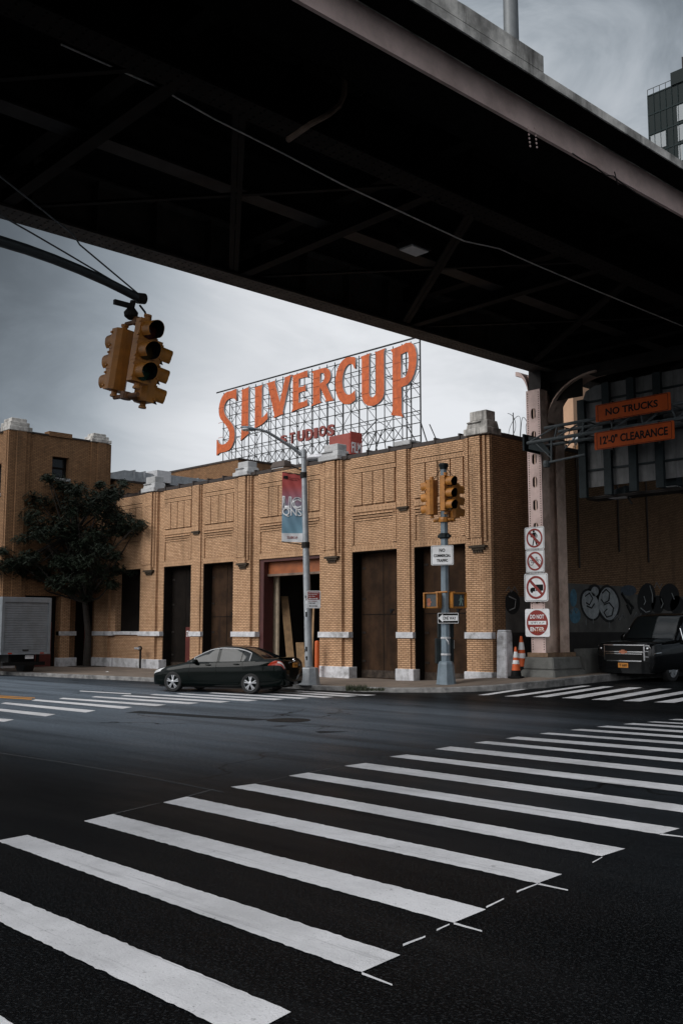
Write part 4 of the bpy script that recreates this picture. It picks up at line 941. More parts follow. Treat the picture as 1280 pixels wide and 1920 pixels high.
# conduit, hanging pipe and under-deck lamp
g = MB(); pts = [onX(px, py, -12.17) for px, py in ((115, 83), (300, 165), (400, 222), (520, 282), (640, 345), (760, 401), (870, 452), (935, 466), (1000, 495), (1120, 546), (1280, 612))]
g.path(pts, .014, 6); vb('conduit', mat('bare_conduit', (.60, .56, .53), .5, .0, var=.2), g)
g = MB(); pts = [onX(px, py, -10.7) for px, py in ((645, 118), (646, 150), (645, 178), (636, 198), (615, 215), (580, 234), (540, 262))]
g.path(pts, .045, 8); vb('drain_pipe', M_TANST, g)
pl = onX(776, 470, -13.5)
ul = thing('ceiling_light', 'small pale rectangular lamp fixed under the dark elevated roadway', 'lamp', (pl.x, pl.y, pl.z))
MB().box(-.22, .22, -.30, .30, .02, .14).build('housing', M_DKST, ul); MB().box(-.18, .18, -.26, .26, -.012, .019).build('lens', M_LETW, ul)
MB().tube((0, 0, .14), (0, 0, ZG + 1.2 - pl.z), .03).build('hanger', M_DKST, ul)
# lamp post standing on the roadway edge
pp = onX(958, 75, XD - .6)
lp = thing('lamp_post', 'tall grey lamp post standing on the elevated roadway parapet', 'lamp post', (XD - .6, pp.y, ZG + .95))
MB().tube((0, 0, -.35), (0, 0, 8), .125, .09, 12).build('pole', mat('lamp_post_grey', (.14, .15, .155), .5, .2, var=.1), lp, smooth=40); MB().box(-.16, .16, -.16, .16, -.4, -.2).build('base', M_GALV, lp)
MB().path([(0, 0, 7.9), (-.5, 0, 8.5), (-1.6, 0, 8.8)], .05).build('arm', M_GALV, lp); MB().ell((-1.9, 0, 8.78), (.4, .15, .08)).build('lamp_head', M_GALV, lp)

# ------------------------------------------------------------------ distant buildings
YG = 144.0
gt = thing('glass_tower', 'tall dark green glass high-rise far away above the elevated roadway', 'tower', (-76, YG, 0))
x0 = onY(1213, 180, YG).x; x1 = onY(1258, 157, YG).x; zA = onY(1213, 181, YG).z
MB().box(x0, x0 + 30, YG, YG + 26, 0, zA).build('wall', M_GLASSB, gt, world=True)
MB().box(x1, x0 + 30, YG - .3, YG + 20, zA + .01, onY(1258, 138, YG).z).build('penthouse', M_GLASSB, gt, world=True)
mu = MB(); mlm = mat('mullion', (.016, .026, .027), .6, .0, var=.1, spec=.1)
fl = 3.35; nz = int(zA / fl)
for k in range(nz + 1): mu.box(x0, x0 + 30, YG - .10, YG - .01, zA - k * fl - .10, zA - k * fl + .10)
for k in range(int(30 / 1.05) + 1): mu.box(x0 + k * 1.05 - .04, x0 + k * 1.05 + .04, YG - .13, YG - .101, zA - 60, zA)
mu.build('mullion', mlm, gt, world=True)
pa = onY(1216, 212, YG); 
for k in range(2, 9):
    z1 = zA - k * fl - .35; z0 = z1 - 2.6
    for xa, xb in ((x0 + .3, x0 + 2.95), (x0 + 5.0, x0 + 7.0)):
        zo = 0 if xa < x0 + 1 else fl
        MB().box(xa, xb, YG - .09, YG - .015, z0 + zo, z1 + zo).build('window', M_GLASSL, gt, world=True)
rl = MB(); rl.tube((x0, YG, zA + 1.1), (x1, YG, zA + 1.1), .05, n=4)
for k in range(5): rl.tube((x0 + (x1 - x0) * k / 4, YG, zA), (x0 + (x1 - x0) * k / 4, YG, zA + 1.1), .05, n=4)
rl.tube((x1 + 2, YG, zA + 2), (x1 + 2, YG, zA + 4.2), .12, n=5); rl.build('railing', M_DKST, gt, world=True)
YT2 = 70.0
a = onY(1012, 740, YT2); b = onY(1073, 735, YT2)
tt = thing('tan_tower', 'plain tan masonry tower rising behind the steel column bracket', 'tower', ((a.x + b.x) / 2, YT2, 0))
MB().box(a.x, b.x, YT2, YT2 + 8, 0, 24).build('wall', M_TOWTAN, tt, world=True)
MB().box(a.x - .04, b.x + .04, YT2 - .04, YT2 + 8, 14.5, 14.75).build('ledge', M_COPING, tt, world=True)
a = onY(1073, 836, 66)
sm = thing('brick_building', 'small red brick roof structure with a dish seen behind the side wall', 'building', (a.x, 66, 0))
MB().box(a.x, a.x + 5, 66, 70, 0, a.z).build('wall', M_BRICK2, sm, world=True)
d = onY(1079, 826, 66.5); MB().tube((d.x, d.y, a.z), (d.x, d.y, d.z), .04).build('mast', M_DKST, sm, world=True); MB().ell((d.x, d.y, d.z + .15), (.35, .15, .4)).build('dish', M_GALV, sm, world=True, smooth=60)
# ------------------------------------------------------------------ street lamp and banner
bp_ = onG(580, 1284, 0, walk_z); bz = walk_z(bp_.x, bp_.y)
SLD = sqrt(bp_.x ** 2 + bp_.y ** 2)
vF = Vector((-cos(AZ), sin(AZ), 0)); vR = Vector((sin(AZ), cos(AZ), 0))
dep = bp_.dot(vF)
def onD(px, py, d):                              # point at a given distance along the view direction
    r = Vector(ray(px, py)); r *= d / (vF.dot(Vector((r.x, r.y, 0)))); return Vector((r.x, r.y, CAMH + r.z))
SL = thing('street_lamp', 'grey steel street lamp with a sticker covered pole and long curved arm', 'street lamp', (bp_.x, bp_.y, bz))
top = onD(569, 843, dep); b1 = onD(579, 1250, dep)
MB().lathe([(.36, 0), (.36, .03), (.33, .035), (.28, .50), (.27, .53), (.12, .55)], 8).build('base', M_GALV, SL)
MB().tube(b1, top, .125, .085, 14).build('pole', M_GALV, SL, world=True, smooth=40)
st = MB(); rr = random.Random(3)
d_ = (top - b1); 
stp = SL
fm = MB(); fc = MB()
for k in range(26):
    t = .02 + .30 * rr.random(); c = b1.lerp(top, t); rad = .125 - .04 * t + .004; a0 = -pi / 2 + AZ * 0 + rr.uniform(-1.5, 1.5) - .8; w = rr.uniform(.15, .5); h = rr.uniform(.04, .16)
    tgt = fm if rr.random() < .45 else fc
    n = 4; vs = []
    for i in range(n + 1):
        a = a0 - w / 2 + w * i / n
        for z in (0, h): q = b1.lerp(top, t + z / d_.length); vs.append((q.x + rad * cos(a), q.y + rad * sin(a), q.z))
    tgt.add(vs, [(2 * i, 2 * i + 2, 2 * i + 3, 2 * i + 1) for i in range(n)])
fm.build('sticker', M_SIGNW, SL, world=True); fc.build('sticker', M_SIGNB, SL, world=True)
hd = onD(462, 806, dep - .8); armp = [onD(567, 855, dep)] + [onD(px, py, dep - .8 * t) for px, py, t in ((553, 843, .15), (535, 831, .35), (518, 820, .5), (503, 811, .7), (490, 806, .85), (478, 804.5, 1))]
MB().path(armp, .05, 10, radii=[.055, .055, .05, .048, .045, .042, .04]).build('arm', M_GALV, SL, world=True, smooth=60)
MB().tube(onD(569.2, 858, dep), onD(568.8, 845, dep), .105, .105, 12).build('collar', M_GALV, SL, world=True)
hdm = MB(); ax = (onD(450, 800.5, dep - .8) - onD(480, 805.5, dep - .8)); Lh = ax.length; ax.normalize(); up = Vector((0, 0, 1)); sd_ = ax.cross(up).normalized(); up = sd_.cross(ax)
def headpt(u, v):
    w = .15 * sin(pi * min(1, max(.06, u * .9 + .1))) ** .6; c = onD(480, 805.5, dep - .8) + ax * Lh * u
    a = 2 * pi * v; return c + sd_ * w * cos(a) + up * (w * .42 * sin(a) if sin(a) > 0 else w * .5 * sin(a))
hdm.grid(headpt, 10, 14).build('lamp_head', M_GREEN, SL, world=True, smooth=60)
MB().ell(tuple(onD(462, 805.5, dep - .8)), (.16, .16, .05)).build('lens', M_LAMPC, SL, world=True)
# banner hanging from two brackets
c = [onD(529, 885, dep), onD(565.5, 889.5, dep), onD(567.5, 1017, dep), onD(528, 1015.5, dep)]
BN = thing('banner', 'vertical red to blue street banner hanging from the lamp pole', 'banner', tuple(c[3]))
bm_ = bpy.data.materials.new('banner_cloth'); bm_.use_nodes = True; t = bm_.node_tree; b = t.nodes['Principled BSDF']; b.inputs['Roughness'].default_value = .7
g = nn(t, 'ShaderNodeNewGeometry'); s = nn(t, 'ShaderNodeSeparateXYZ'); t.links.new(g.outputs['Position'], s.inputs[0])
zt_b, zb_b = c[0].z, c[3].z
f = mrange(t, s.outputs[2], zb_b, zt_b, 0, 1, False)
cr = nn(t, 'ShaderNodeValToRGB'); t.links.new(f, cr.inputs[0]); el = cr.color_ramp.elements
el[0].position = 0; el[0].color = (.62, .62, .63, 1); el[1].position = 1; el[1].color = (.36, .05, .045, 1)
for pos, cc_ in ((.118, (.62, .62, .63)), (.122, (.14, .27, .35)), (.40, (.14, .24, .32)), (.66, (.30, .10, .13)), (.80, (.36, .055, .05))):
    e = el.new(pos); e.color = cc_ + (1,)
t.links.new(cr.outputs[0], b.inputs['Base Color'])
def banpt(u, v, off=0):
    p = c[0].lerp(c[1], u).lerp(c[3].lerp(c[2], u), v); n = (c[1] - c[0]).cross(c[3] - c[0]).normalized()
    if n.dot(Vector((0, 0, CAMH)) - p) < 0: n = -n
    wv = .018 * sin(u * 5 + v * 9) * v * (1 - .3 * v) + .012 * sin(u * 13 - v * 21)
    return p + n * (wv + off)
clo = MB().grid(banpt, 10, 34).build('cloth', bm_, BN, world=True, smooth=80)
def bantext(s, m, u, v, w, h, bold=0, off=.012, name='lettering'):
    me = text_mesh(s, .01, bold); xs = [q.co.x for q in me.vertices]; ys = [q.co.y for q in me.vertices]
    inv = rootm(BN).inverted(); x0, x1, y0, y1 = min(xs), max(xs), min(ys), max(ys)
    for q in me.vertices:
        uu = u + ((q.co.x - x0) / (x1 - x0) - .5) * w; vv = v - ((q.co.y - y0) / (y1 - y0) - .5) * h
        q.co = inv @ banpt(uu, vv, off + q.co.z * .3)
    me.materials.clear(); me.materials.append(m); o = bpy.data.objects.new(name, me); COL.objects.link(o); o.parent = BN; return o
M_BNG = mat('banner_grey', (.13, .12, .16), .7, var=.1)
bantext('LIC', M_SIGNW, .49, .435, .94, .185, .05, .012); bantext('LIC', M_BNG, .49, .435, .875, .165, -.012, .018)
bantext('QNS', M_SIGNB, .515, .583, .95, .125, .006, .010); bantext('QNS', M_SIGNW, .50, .578, .95, .125, .006, .016)
bantext('Long Island City', M_SIGNB, .63, .072, .5, .018, .0, .012); bantext('Partnership', M_SIGNB, .57, .098, .38, .018, .0, .012)
bantext('SILVERCUP', M_SIGNR, .5, .935, .48, .036, .01, .012)
lg = MB()
for (u0, u1) in ((.07, .13), (.11, .19), (.17, .25), (.23, .30)):
    um = (u0 + u1) / 2
    lg.add([banpt(um - .03, .05, .013), banpt(um + .03, .05, .013), banpt(u1 + .012, .105, .013), banpt(um, .085, .013), banpt(u0 - .012, .105, .013)], [(0, 1, 2, 3), (0, 3, 4)])
lg.build('emblem', M_SIGNB, BN, world=True)
for v in (0, 1):
    a = banpt(0, v); e = onD(569 + 4 * v, 891 + 131 * v, dep)
    MB().tube(a, e, .014).build('bracket_rod', M_DKST, BN, world=True)
    MB().tube(e - Vector((0, 0, .09)), e + Vector((0, 0, .09)), .13 - .02 * (1 - v), n=12).build('clamp', M_DKST, BN, world=True)
# flood lamp over the parapet
q = onY(526, 873, Yf - .9)
FL = thing('flood_lamp', 'brown box flood lamp bracketed to the parapet above the banner', 'lamp', tuple(q))
MB().add([(-.42, -.2, -.10), (.42, -.2, -.10), (.42, .25, -.10), (-.42, .25, -.10), (-.30, -.14, .16), (.34, -.14, .16), (.38, .2, .16), (-.30, .2, .16)], [(0, 3, 2, 1), (4, 5, 6, 7), (0, 1, 5, 4), (1, 2, 6, 5), (2, 3, 7, 6), (3, 0, 4, 7)]).build('housing', mat('lamp_brown', (.075, .055, .045), .5, .2, var=.15), FL, bevel=.03)
MB().box(-.34, .34, -.16, .2, -.125, -.101).build('lens', M_LETW, FL); MB().path([(.3, .2, 0), (.5, .55, -.15), (.55, .95, -.05)], .03).build('bracket', M_DKST, FL)

# ------------------------------------------------------------------ signs
def sign(name, label, w, h, p, yaw, group=None, base=None, border=None, th=.012, edge=.012):
    r = thing(name, label, 'sign', tuple(p), yaw, group)
    pl = MB().prism(rrect(0, 0, w, h, min(w, h) * .07), 0, th).build('plate', base or M_SIGNW, r)
    if border:
        b = MB(); o = rrect(0, 0, w * .94, h * .95, min(w, h) * .06); i = rrect(0, 0, w * .94 - 2 * edge, h * .95 - 2 * edge, min(w, h) * .05); n = len(o)
        for k in range(n): b.prism([o[k], o[(k + 1) % n], i[(k + 1) % n], i[k]], -.003, -.0005)
        b.build('border', border, r)
    return r
def facing(p):                                  # yaw that turns a sign (front = -Y) to face the camera
    return atan2(-p.x, p.y)
# parking regulation sign on the lamp pole
d0 = onD(588, 1124, dep - .16)
sw = (onD(601.5, 1124, dep - .16) - onD(575, 1124, dep - .16)).length; sh = abs(onD(588, 1109, dep - .16).z - onD(588, 1142, dep - .16).z)
r = sign('parking_sign', 'small red and white parking regulation sign on the street lamp pole', sw, sh, d0, facing(d0) + .25, border=M_SIGNW)
MB().prism(rrect(0, sh * .22, sw * .86, sh * .46, .02), -.005, -.001).build('red_field', M_SIGNR, r)
for k, (s, x, w) in enumerate((('NO STANDING', 0, .74), ('Monday-Friday', -.06, .62), ('8am-7pm', -.14, .45))): text_fit('lettering', s, M_SIGNW, r, x * sw, sh * (.385 - .105 * k), w * sw, sh * .06, -.0055, .003, .02)
ar = MB(); z = sh * .055; ar.box(-.32 * sw, .24 * sw, -.009, -.0055, z - .008, z + .008)
for x, s_ in ((-.38 * sw, 1), (.30 * sw, -1)): ar.prism([(x, z), (x + s_ * .09 * sw, z + .03), (x + s_ * .09 * sw, z - .03)], -.009, -.0055)
ar.build('arrow', M_SIGNW, r)
for k, (s, w) in enumerate((('NO PARKING', .62), ('7PM-7AM', .44))): text_fit('lettering', s, M_SIGNB if k else M_SIGNR, r, (-.08 - .06 * k) * sw, sh * (-.10 - .11 * k), w * sw, sh * .055, -.0045, .003, .01)
ar = MB(); z = -sh * .37; ar.box(-.28 * sw, .2 * sw, -.006, -.002, z - .007, z + .007)
for x, s_ in ((-.34 * sw, 1), (.26 * sw, -1)): ar.prism([(x, z), (x + s_ * .08 * sw, z + .025), (x + s_ * .08 * sw, z - .025)], -.006, -.002)
ar.build('arrow', M_SIGNB, r)
MB().box(-.55 * sw, .1, .013, .06, -.03, .03).build('bracket', M_DKST, r)

# ------------------------------------------------------------------ traffic signals
def signal_head(label, M, group):
    """three-section head; local frame: front = -Y, hung at the origin's height; M places it"""
    r = bpy.data.objects.new('traffic_light', None); COL.objects.link(r); r.matrix_world = M; r.empty_display_size = .2
    r.location, r.rotation_euler, _ = M.decompose()[0], M.decompose()[1].to_euler(), 0
    ROOTM[r.name] = M.copy(); tag(r, label, 'traffic light', group)
    hb = MB(); w, d, S3 = .17, .10, .35
    hb.prismz([(-w, -d), (w, -d), (w, d * .6), (w * .62, d * 1.35), (-w * .62, d * 1.35), (-w, d * .6)], -1.5 * S3, 1.5 * S3)
    hb.box(-.012, .012, d * 1.35, d * 1.35 + .008, -1.48 * S3, 1.48 * S3)
    for k in (-.5, .5):
        hb.box(-w - .006, w + .006, -d - .006, d * .6, k * S3 - .006, k * S3 + .006)
    for k in (-1, 0, 1):
        for dz in (-.11, .11): hb.box(-w - .022, -w, -d - .01, -d + .03, k * S3 + dz - .015, k * S3 + dz + .015); hb.box(w, w + .022, -d - .01, -d + .03, k * S3 + dz - .015, k * S3 + dz + .015)
    for z in (-1.5 * S3, 1.5 * S3): s_ = 1 if z > 0 else -1; hb.lathe([(.05, z), (.05, z + s_ * .06), (.065, z + s_ * .065), (.065, z + s_ * .10)] if s_ > 0 else [(.065, z - .10), (.065, z - .065), (.05, z - .06), (.05, z)], 12)
    hb.build('housing', M_YEL, r)
    for k, lc in ((1, (.05, .008, .006)), (0, (.05, .03, .006)), (-1, (.008, .035, .02))):
        z = k * S3; v = MB(); n = 22; vs = []; a0, a1 = radians(-52), radians(232)
        R = .152; L0 = .28
        for i in range(n + 1):
            a = a0 + (a1 - a0) * i / n; ca, sa = cos(a), sin(a); Lx = L0 * (.80 + .20 * max(sa, 0))
            vs += [(R * ca, -d, z + R * sa), (R * .97 * ca, -d - Lx, z + R * .97 * sa - .012), ((R - .007) * .97 * ca, -d - Lx, z + (R - .007) * .97 * sa - .012), ((R - .007) * ca, -d, z + (R - .007) * sa)]
        v.add(vs, [(4 * i + j, 4 * i + 4 + j, 4 * i + 4 + (j + 1) % 4, 4 * i + (j + 1) % 4) for i in range(n) for j in range(3)])
        vo = v.build('visor', M_YEL, r, smooth=30); vo.data.materials.append(M_BLK)
        for p in vo.data.polygons:                 # the hood's inside is black
            c = p.center; 
            if p.normal.dot(Vector((c.x, 0, c.z - z))) < -1e-4: p.material_index = 1
        MB().lathe([(.145, -d - .002), (.145, -d - .02), (.10, -d - .035), (.01, -d - .045)], 24, (0, 0, z), 'y').build('lens', mat('lens_%d' % k, lc, .15, var=.05, coat=.5), r)
    return r
def Rz(a): return Matrix.Rotation(a, 4, 'Z')
YAW = {'+X': pi / 2, '-X': -pi / 2, '+Y': pi}
sb = onG(836, 1283, 0, walk_z); sz = walk_z(sb.x, sb.y); sd0 = sb.dot(vF)
TP = thing('signal_pole', 'blue grey octagonal traffic signal pole on the pavement corner', 'signal pole', (sb.x, sb.y, sz))
def h_at(py, d=None): return onD(834, py, d or sd0).z - sz
MB().lathe([(.30, 0), (.29, .03), (.26, .30), (.235, .58), (.20, .66), (.15, .68)], 8).build('base', M_GREEN, TP)
MB().tube((0, 0, .66), (0, 0, h_at(872)), .135, .095, 8).build('shaft', M_GREEN, TP)
zc = h_at(934)
m = MB(); m.lathe([(.11, h_at(880)), (.16, h_at(872)), (.13, h_at(869))], 8); m.lathe([(.14, h_at(1010)), (.17, h_at(1008)), (.17, h_at(1002)), (.14, h_at(1000))], 8)
m.box(-.22, .22, -.06, .06, h_at(1008), h_at(1003)); m.build('pole_band', M_DKGREEN, TP)
m = MB()
for z in (h_at(1198), h_at(1229)): m.lathe([(.138, z), (.148, z + .01), (.148, z + .05), (.138, z + .06)], 10)
m.path([(.1, -.1, h_at(1198)), (.2, -.12, h_at(1203)), (.2, -.1, h_at(1208))], .015); m.build('strap', M_LETW, TP)
zb2 = zc - .66
for z in (zb2,):
    hub = MB()
    hub.lathe([(.17, z - .07), (.18, z), (.17, z + .07)], 12)
    for a in (0, pi, pi / 2): hub.tube((.1 * cos(a), .1 * sin(a), z), (.40 * cos(a), .40 * sin(a), z), .045)
hub.build('signal_bracket', M_YEL, TP)
m = MB(); m.tube((.03, 0, h_at(874)), (.40, 0, zc + .60), .010); m.tube((-.03, 0, h_at(874)), (-.40, 0, zc + .60), .010); m.build('stay_wire', M_BLK, TP)
base = Matrix.Translation((sb.x, sb.y, sz + zc))
GRP = 'traffic light heads clustered on the corner pole'
off = .36
signal_head('yellow traffic light on the corner pole with its dark lenses turned to the viewer', base @ Matrix.Translation(-vF * .34 + vR * .02 + Vector((0, 0, .10))) @ Rz(YAW['+X']), GRP)
signal_head('yellow traffic light on the corner pole whose hoods point left', base @ Matrix.Translation(-vR * .36 + vF * .02 + Vector((0, 0, .02))) @ Rz(YAW['-X']), GRP)
signal_head('yellow traffic light on the corner pole whose hoods point right, seen from behind', base @ Matrix.Translation(vR * .30 + vF * .12 + Vector((0, 0, -.07))) @ Rz(YAW['+Y'] - .15), GRP)
# controller box, pedestrian signals
bx = thing('controller_box', 'dark green signal controller box strapped to the corner pole', 'control box', (sb.x + vF.x * .36, sb.y + vF.y * .36, sz + h_at(1245)), pi / 2 - AZ)
bh = h_at(1200) - h_at(1248); MB().box(-.27, .26, -.19, .25, 0, bh).build('cabinet', M_DKGREEN, bx, bevel=.02)
MB().box(-.20, .27, -.17, .2, bh + .01, bh + .62).build('cabinet', M_DKGREEN, bx, bevel=.02); MB().box(.27, .285, -.1, .0, bh - .05, bh - .3).build('tag', M_LETW, bx)
for sgn_, yaw, lab, icon in ((-1, -.62, 'yellow pedestrian signal showing the orange hand, left of the corner pole', 'hand'), (1, .35, 'yellow pedestrian signal showing the walking figure, right of the corner pole', 'walk')):
    q = onD(834 + sgn_ * 22.5, 1126, sd0); 
    ps = thing('pedestrian_signal', lab, 'walk signal', tuple(q), pi / 2 - AZ + yaw * .9, 'pedestrian signals on the corner pole')
    MB().box(-.235, .235, -.10, .14, -.235, .235).build('housing', M_YEL, ps, bevel=.025)
    MB().box(-.18, .18, -.112, -.101, -.18, .18).build('face', mat('led_face', (.035, .04, .042), .25, var=.1, spec=.6), ps)
    v = MB(); v.box(-.235, -.20, -.19, -.10, -.22, .235); v.box(.20, .235, -.19, -.10, -.22, .235); v.box(-.20, .20, -.19, -.10, .205, .235); v.build('visor', M_YEL, ps)
    ic = MB()
    if icon == 'hand':
        cx, cz = -.085, -.05; ic.prism(rrect(cx, cz - .06, .11, .10, .03), -.117, -.1125)
        for k in range(4): ic.prism(rrect(cx - .042 + k * .028, cz + .045 + (.012 if k in (1, 2) else 0), .022, .12, .01), -.117, -.1125)
        ic.prism([(cx + .05, cz - .05), (cx + .09, cz + .01), (cx + .075, cz + .03), (cx + .045, cz - .01)], -.117, -.1125)
        ic.build('hand_symbol', mat('led_orange', (.34, .09, .03), .5, var=.1), ps)
    else:
        cx, cz = .07, 0; ic.prism(circ(cx, cz + .125, .024, 12), -.117, -.1125)
        for P in ([(-.03, .09), (.03, .09), (.03, -.02), (-.03, -.02)], [(-.03, -.02), (.005, -.02), (-.025, -.15), (-.055, -.15)], [(.0, -.02), (.03, -.02), (.06, -.15), (.035, -.15)], [(-.03, .085), (-.03, .05), (-.06, -.02), (-.075, -.01)], [(.03, .085), (.075, .03), (.07, .015), (.03, .05)]): ic.prism([(cx + x, cz + z) for x, z in P], -.117, -.1125)
        ic.build('walking_symbol', mat('led_white', (.20, .30, .27), .5, var=.1), ps)
    MB().tube((-sgn_ * .05, .05, .24), (-sgn_ * .42, .10, .255), .028).build('bracket', M_YEL, ps)
# the pole's two sign plates
d0 = onD(828.5, 1041, sd0 - .2); w = .69; h = .60
w = (onD(849.5, 1041, sd0 - .2) - onD(807.5, 1041, sd0 - .2)).length * 1.02; h = onD(828, 1023, sd0 - .2).z - onD(828, 1060, sd0 - .2).z
r = sign('traffic_sign', 'white sign reading NO COMMERCIAL TRAFFIC on the corner signal pole', w, h, d0, facing(d0) - .22, base=M_SIGNW, border=M_SIGNB, edge=.010)
for s, z, ww, hh_ in (('NO', .25, .26, .18), ('COMMERCIAL', -.02, .76, .15), ('TRAFFIC', -.27, .50, .15)): text_fit('lettering', s, M_SIGNB, r, 0, z * h, ww * w, hh_ * h, -.002, .003, .03)
d0 = onD(839.5, 1159, sd0 - .2); w = (onD(860, 1159, sd0 - .2) - onD(819, 1159, sd0 - .2)).length * 1.02; h = (onD(839, 1149, sd0 - .2).z - onD(839, 1169.5, sd0 - .2).z)
r = sign('traffic_sign', 'black ONE WAY arrow sign on the corner signal pole', w, h, d0, facing(d0) - .2, base=M_SIGNB, border=M_SIGNW, edge=.012)
ar = MB(); x0 = -w * .44; ar.prism([(x0, 0), (x0 + h * .42, h * .38), (x0 + h * .42, h * .24), (w * .43, h * .24), (w * .43, -h * .24), (x0 + h * .42, -h * .24), (x0 + h * .42, -h * .38)], -.004, -.0008); ar.build('arrow', M_SIGNW, r)
text_fit('lettering', 'ONE WAY', M_SIGNB, r, .06 * w, 0, .60 * w, h * .32, -.0045, .003, .015)

# overhead signal cluster on the mast arm
XA = -14.0
tip = onX(258, 558, XA); arm = [onX(px, py, XA) for px, py in ((262, 560), (231, 543.6), (200, 528), (150, 505.5), (100, 485.5), (50, 467.5), (0, 452))]
dirn = (arm[-1] - arm[-2]); far = arm[-1] + dirn.normalized() * 5.2; far.z = arm[-1].z - .25
MA = thing('signal_mast', 'dark steel mast arm with two stay cables holding traffic lights over the road', 'mast arm', (far.x, far.y, 0))
MB().path(arm + [arm[-1].lerp(far, .5) + Vector((0, 0, .05)), far], .07, 14, radii=[.070, .072, .074, .077, .080, .083, .086, .10, .11]).build('arm', mat('mast_steel', (.035, .04, .042), .45, .2, var=.2), MA, world=True, smooth=60)
MB().tube(arm[0] + Vector((0, .10, .02)), arm[0] + Vector((0, -.04, .0)), .092, n=14).build('end_cap', M_DKST, MA, world=True)
MB().tube((far.x, far.y, 0), (far.x, far.y, 11.5), .2, .12, 8).build('pole', M_GREEN, MA, world=True)
for pts in (((262, 553), (150, 459), (138, 440), (0, 330)), ((236, 541), (120, 472), (60, 437), (0, 403))):
    P = [onX(px, py, XA) for px, py in pts]; e = P[-1] + (P[-1] - P[0]).normalized() * 4.8
    MB().path(P + [e], .014, 6).build('stay_cable', mat('cable_steel', (.10, .105, .11), .45, .4, var=.1), MA, world=True)
hc = onX(248, 670, XA); hang = onX(243, 605, XA)
tiltM = Matrix.Rotation(radians(7.5), 4, vF)                        # the cluster hangs slightly out of plumb
m = MB(); m.tube(onX(250, 565, XA), hang + Vector((0, 0, .12)), .05); m.lathe([(.05, -.1), (.11, -.05), (.12, .02), (.06, .10)], 12, tuple(onX(246, 588, XA))); m.box(-14.03, -13.97, hang.y - .30, hang.y, hang.z + .25, hang.z + .33); m.build('hanger', M_DKST, MA, world=True)
m = MB(); m.path([onX(px, py, XA) for px, py in ((262, 572), (272, 585), (276, 596), (274, 608), (272, 614))], .018); m.build('signal_cable', M_BLK, MA, world=True)
cen = Matrix.Translation(hc) @ tiltM
for z in (.62, -.66):
    hb = MB()
    hb.lathe([(.09, z - .06), (.10, z), (.09, z + .06)], 12)
    for a in (0, pi, pi / 2): hb.tube((.06 * cos(a), .06 * sin(a), z), (.36 * cos(a), .36 * sin(a), z), .04)
    hbo = MB(); hbo.M = cen; hbo.add(hb.v, hb.f); hbo.build('signal_bracket', mat('signal_bracket_brown', (.14, .055, .015), .55, var=.2), MA, world=True)
GR2 = 'traffic light heads hung from the mast arm'
signal_head('large yellow traffic light hung overhead with dark lenses turned to the viewer', cen @ Matrix.Translation((.34, -.03, .05)) @ Rz(YAW['+X']), GR2)
signal_head('large yellow traffic light hung overhead seen from its plain brown back', cen @ Matrix.Translation((-.34, -.03, -.03)) @ Rz(YAW['-X']), GR2)
signal_head('large yellow traffic light hung overhead at the rear of its cluster, hoods pointing right', cen @ Matrix.Translation((0, .34, -.16)) @ Rz(YAW['+Y']), GR2)

# ------------------------------------------------------------------ signs on the steel column
YC = 25.30
def csign(name, label, x0, y0, x1, y1, **k):
    a = onY(x0, (y0 + y1) / 2, YC); b = onY(x1, (y0 + y1) / 2, YC); zt = onY((x0 + x1) / 2, y0, YC).z; zb = onY((x0 + x1) / 2, y1, YC).z
    return sign(name, label, b.x - a.x, zt - zb, Vector(((a.x + b.x) / 2, YC, (zt + zb) / 2)), 0, **k), b.x - a.x, zt - zb
def ban(r, w, h, rr):
    m = MB(); ringmb(m, 0, 0, rr - rr * .19, rr, -.006, -.003); a = rr * .62
    m.prism([(-a - .03, a - .03), (-a + .03, a + .03), (a + .03, -a + .03), (a - .03, -a - .03)], -.007, -.0035); m.build('prohibition_ring', M_SIGNR, r)
GS = 'prohibition signs stacked on the steel column'
r, w, h = csign('traffic_sign', 'white sign with crossed-out walking figure, topmost on the steel column', 983, 988, 1019.5, 1030, border=M_SIGNB, edge=.01)
k = h / 1.0; m = MB(); m.prism(circ(-.03 * k, .31 * k, .055 * k, 14), -.003, -.0006)
for P in ([(-.10, .25), (.08, .25), (.07, -.02), (-.05, -.02)], [(-.05, -.01), (.02, -.01), (-.07, -.33), (-.13, -.33)], [(-.01, -.01), (.07, -.01), (.17, -.31), (.10, -.33), (.02, -.12)], [(-.10, .24), (-.07, .16), (-.18, .03), (-.23, .08)], [(.08, .25), (.17, .12), (.15, .0), (.10, .02), (.11, .10)]): m.prism([(x * k * .95, z * k) for x, z in P], -.003, -.0006)
m.build('walking_figure', M_SIGNB, r); ban(r, w, h, h * .43)
r, w, h = csign('traffic_sign', 'white sign with crossed-out bicycle on the steel column', 985, 1031, 1020, 1073.5, border=M_SIGNB, edge=.01)
m = MB(); k = h
for cx in (-.20, .20): ringmb(m, cx * k, -.06 * k, .105 * k, .125 * k, -.003, -.0006, 20)
def ln(m, a, b, wd): 
    dx, dz = b[0] - a[0], b[1] - a[1]; n = sqrt(dx * dx + dz * dz); u, v = -dz / n * wd / 2, dx / n * wd / 2
    m.prism([((a[0] + u) * k, (a[1] + v) * k), ((b[0] + u) * k, (b[1] + v) * k), ((b[0] - u) * k, (b[1] - v) * k), ((a[0] - u) * k, (a[1] - v) * k)], -.003, -.0006)
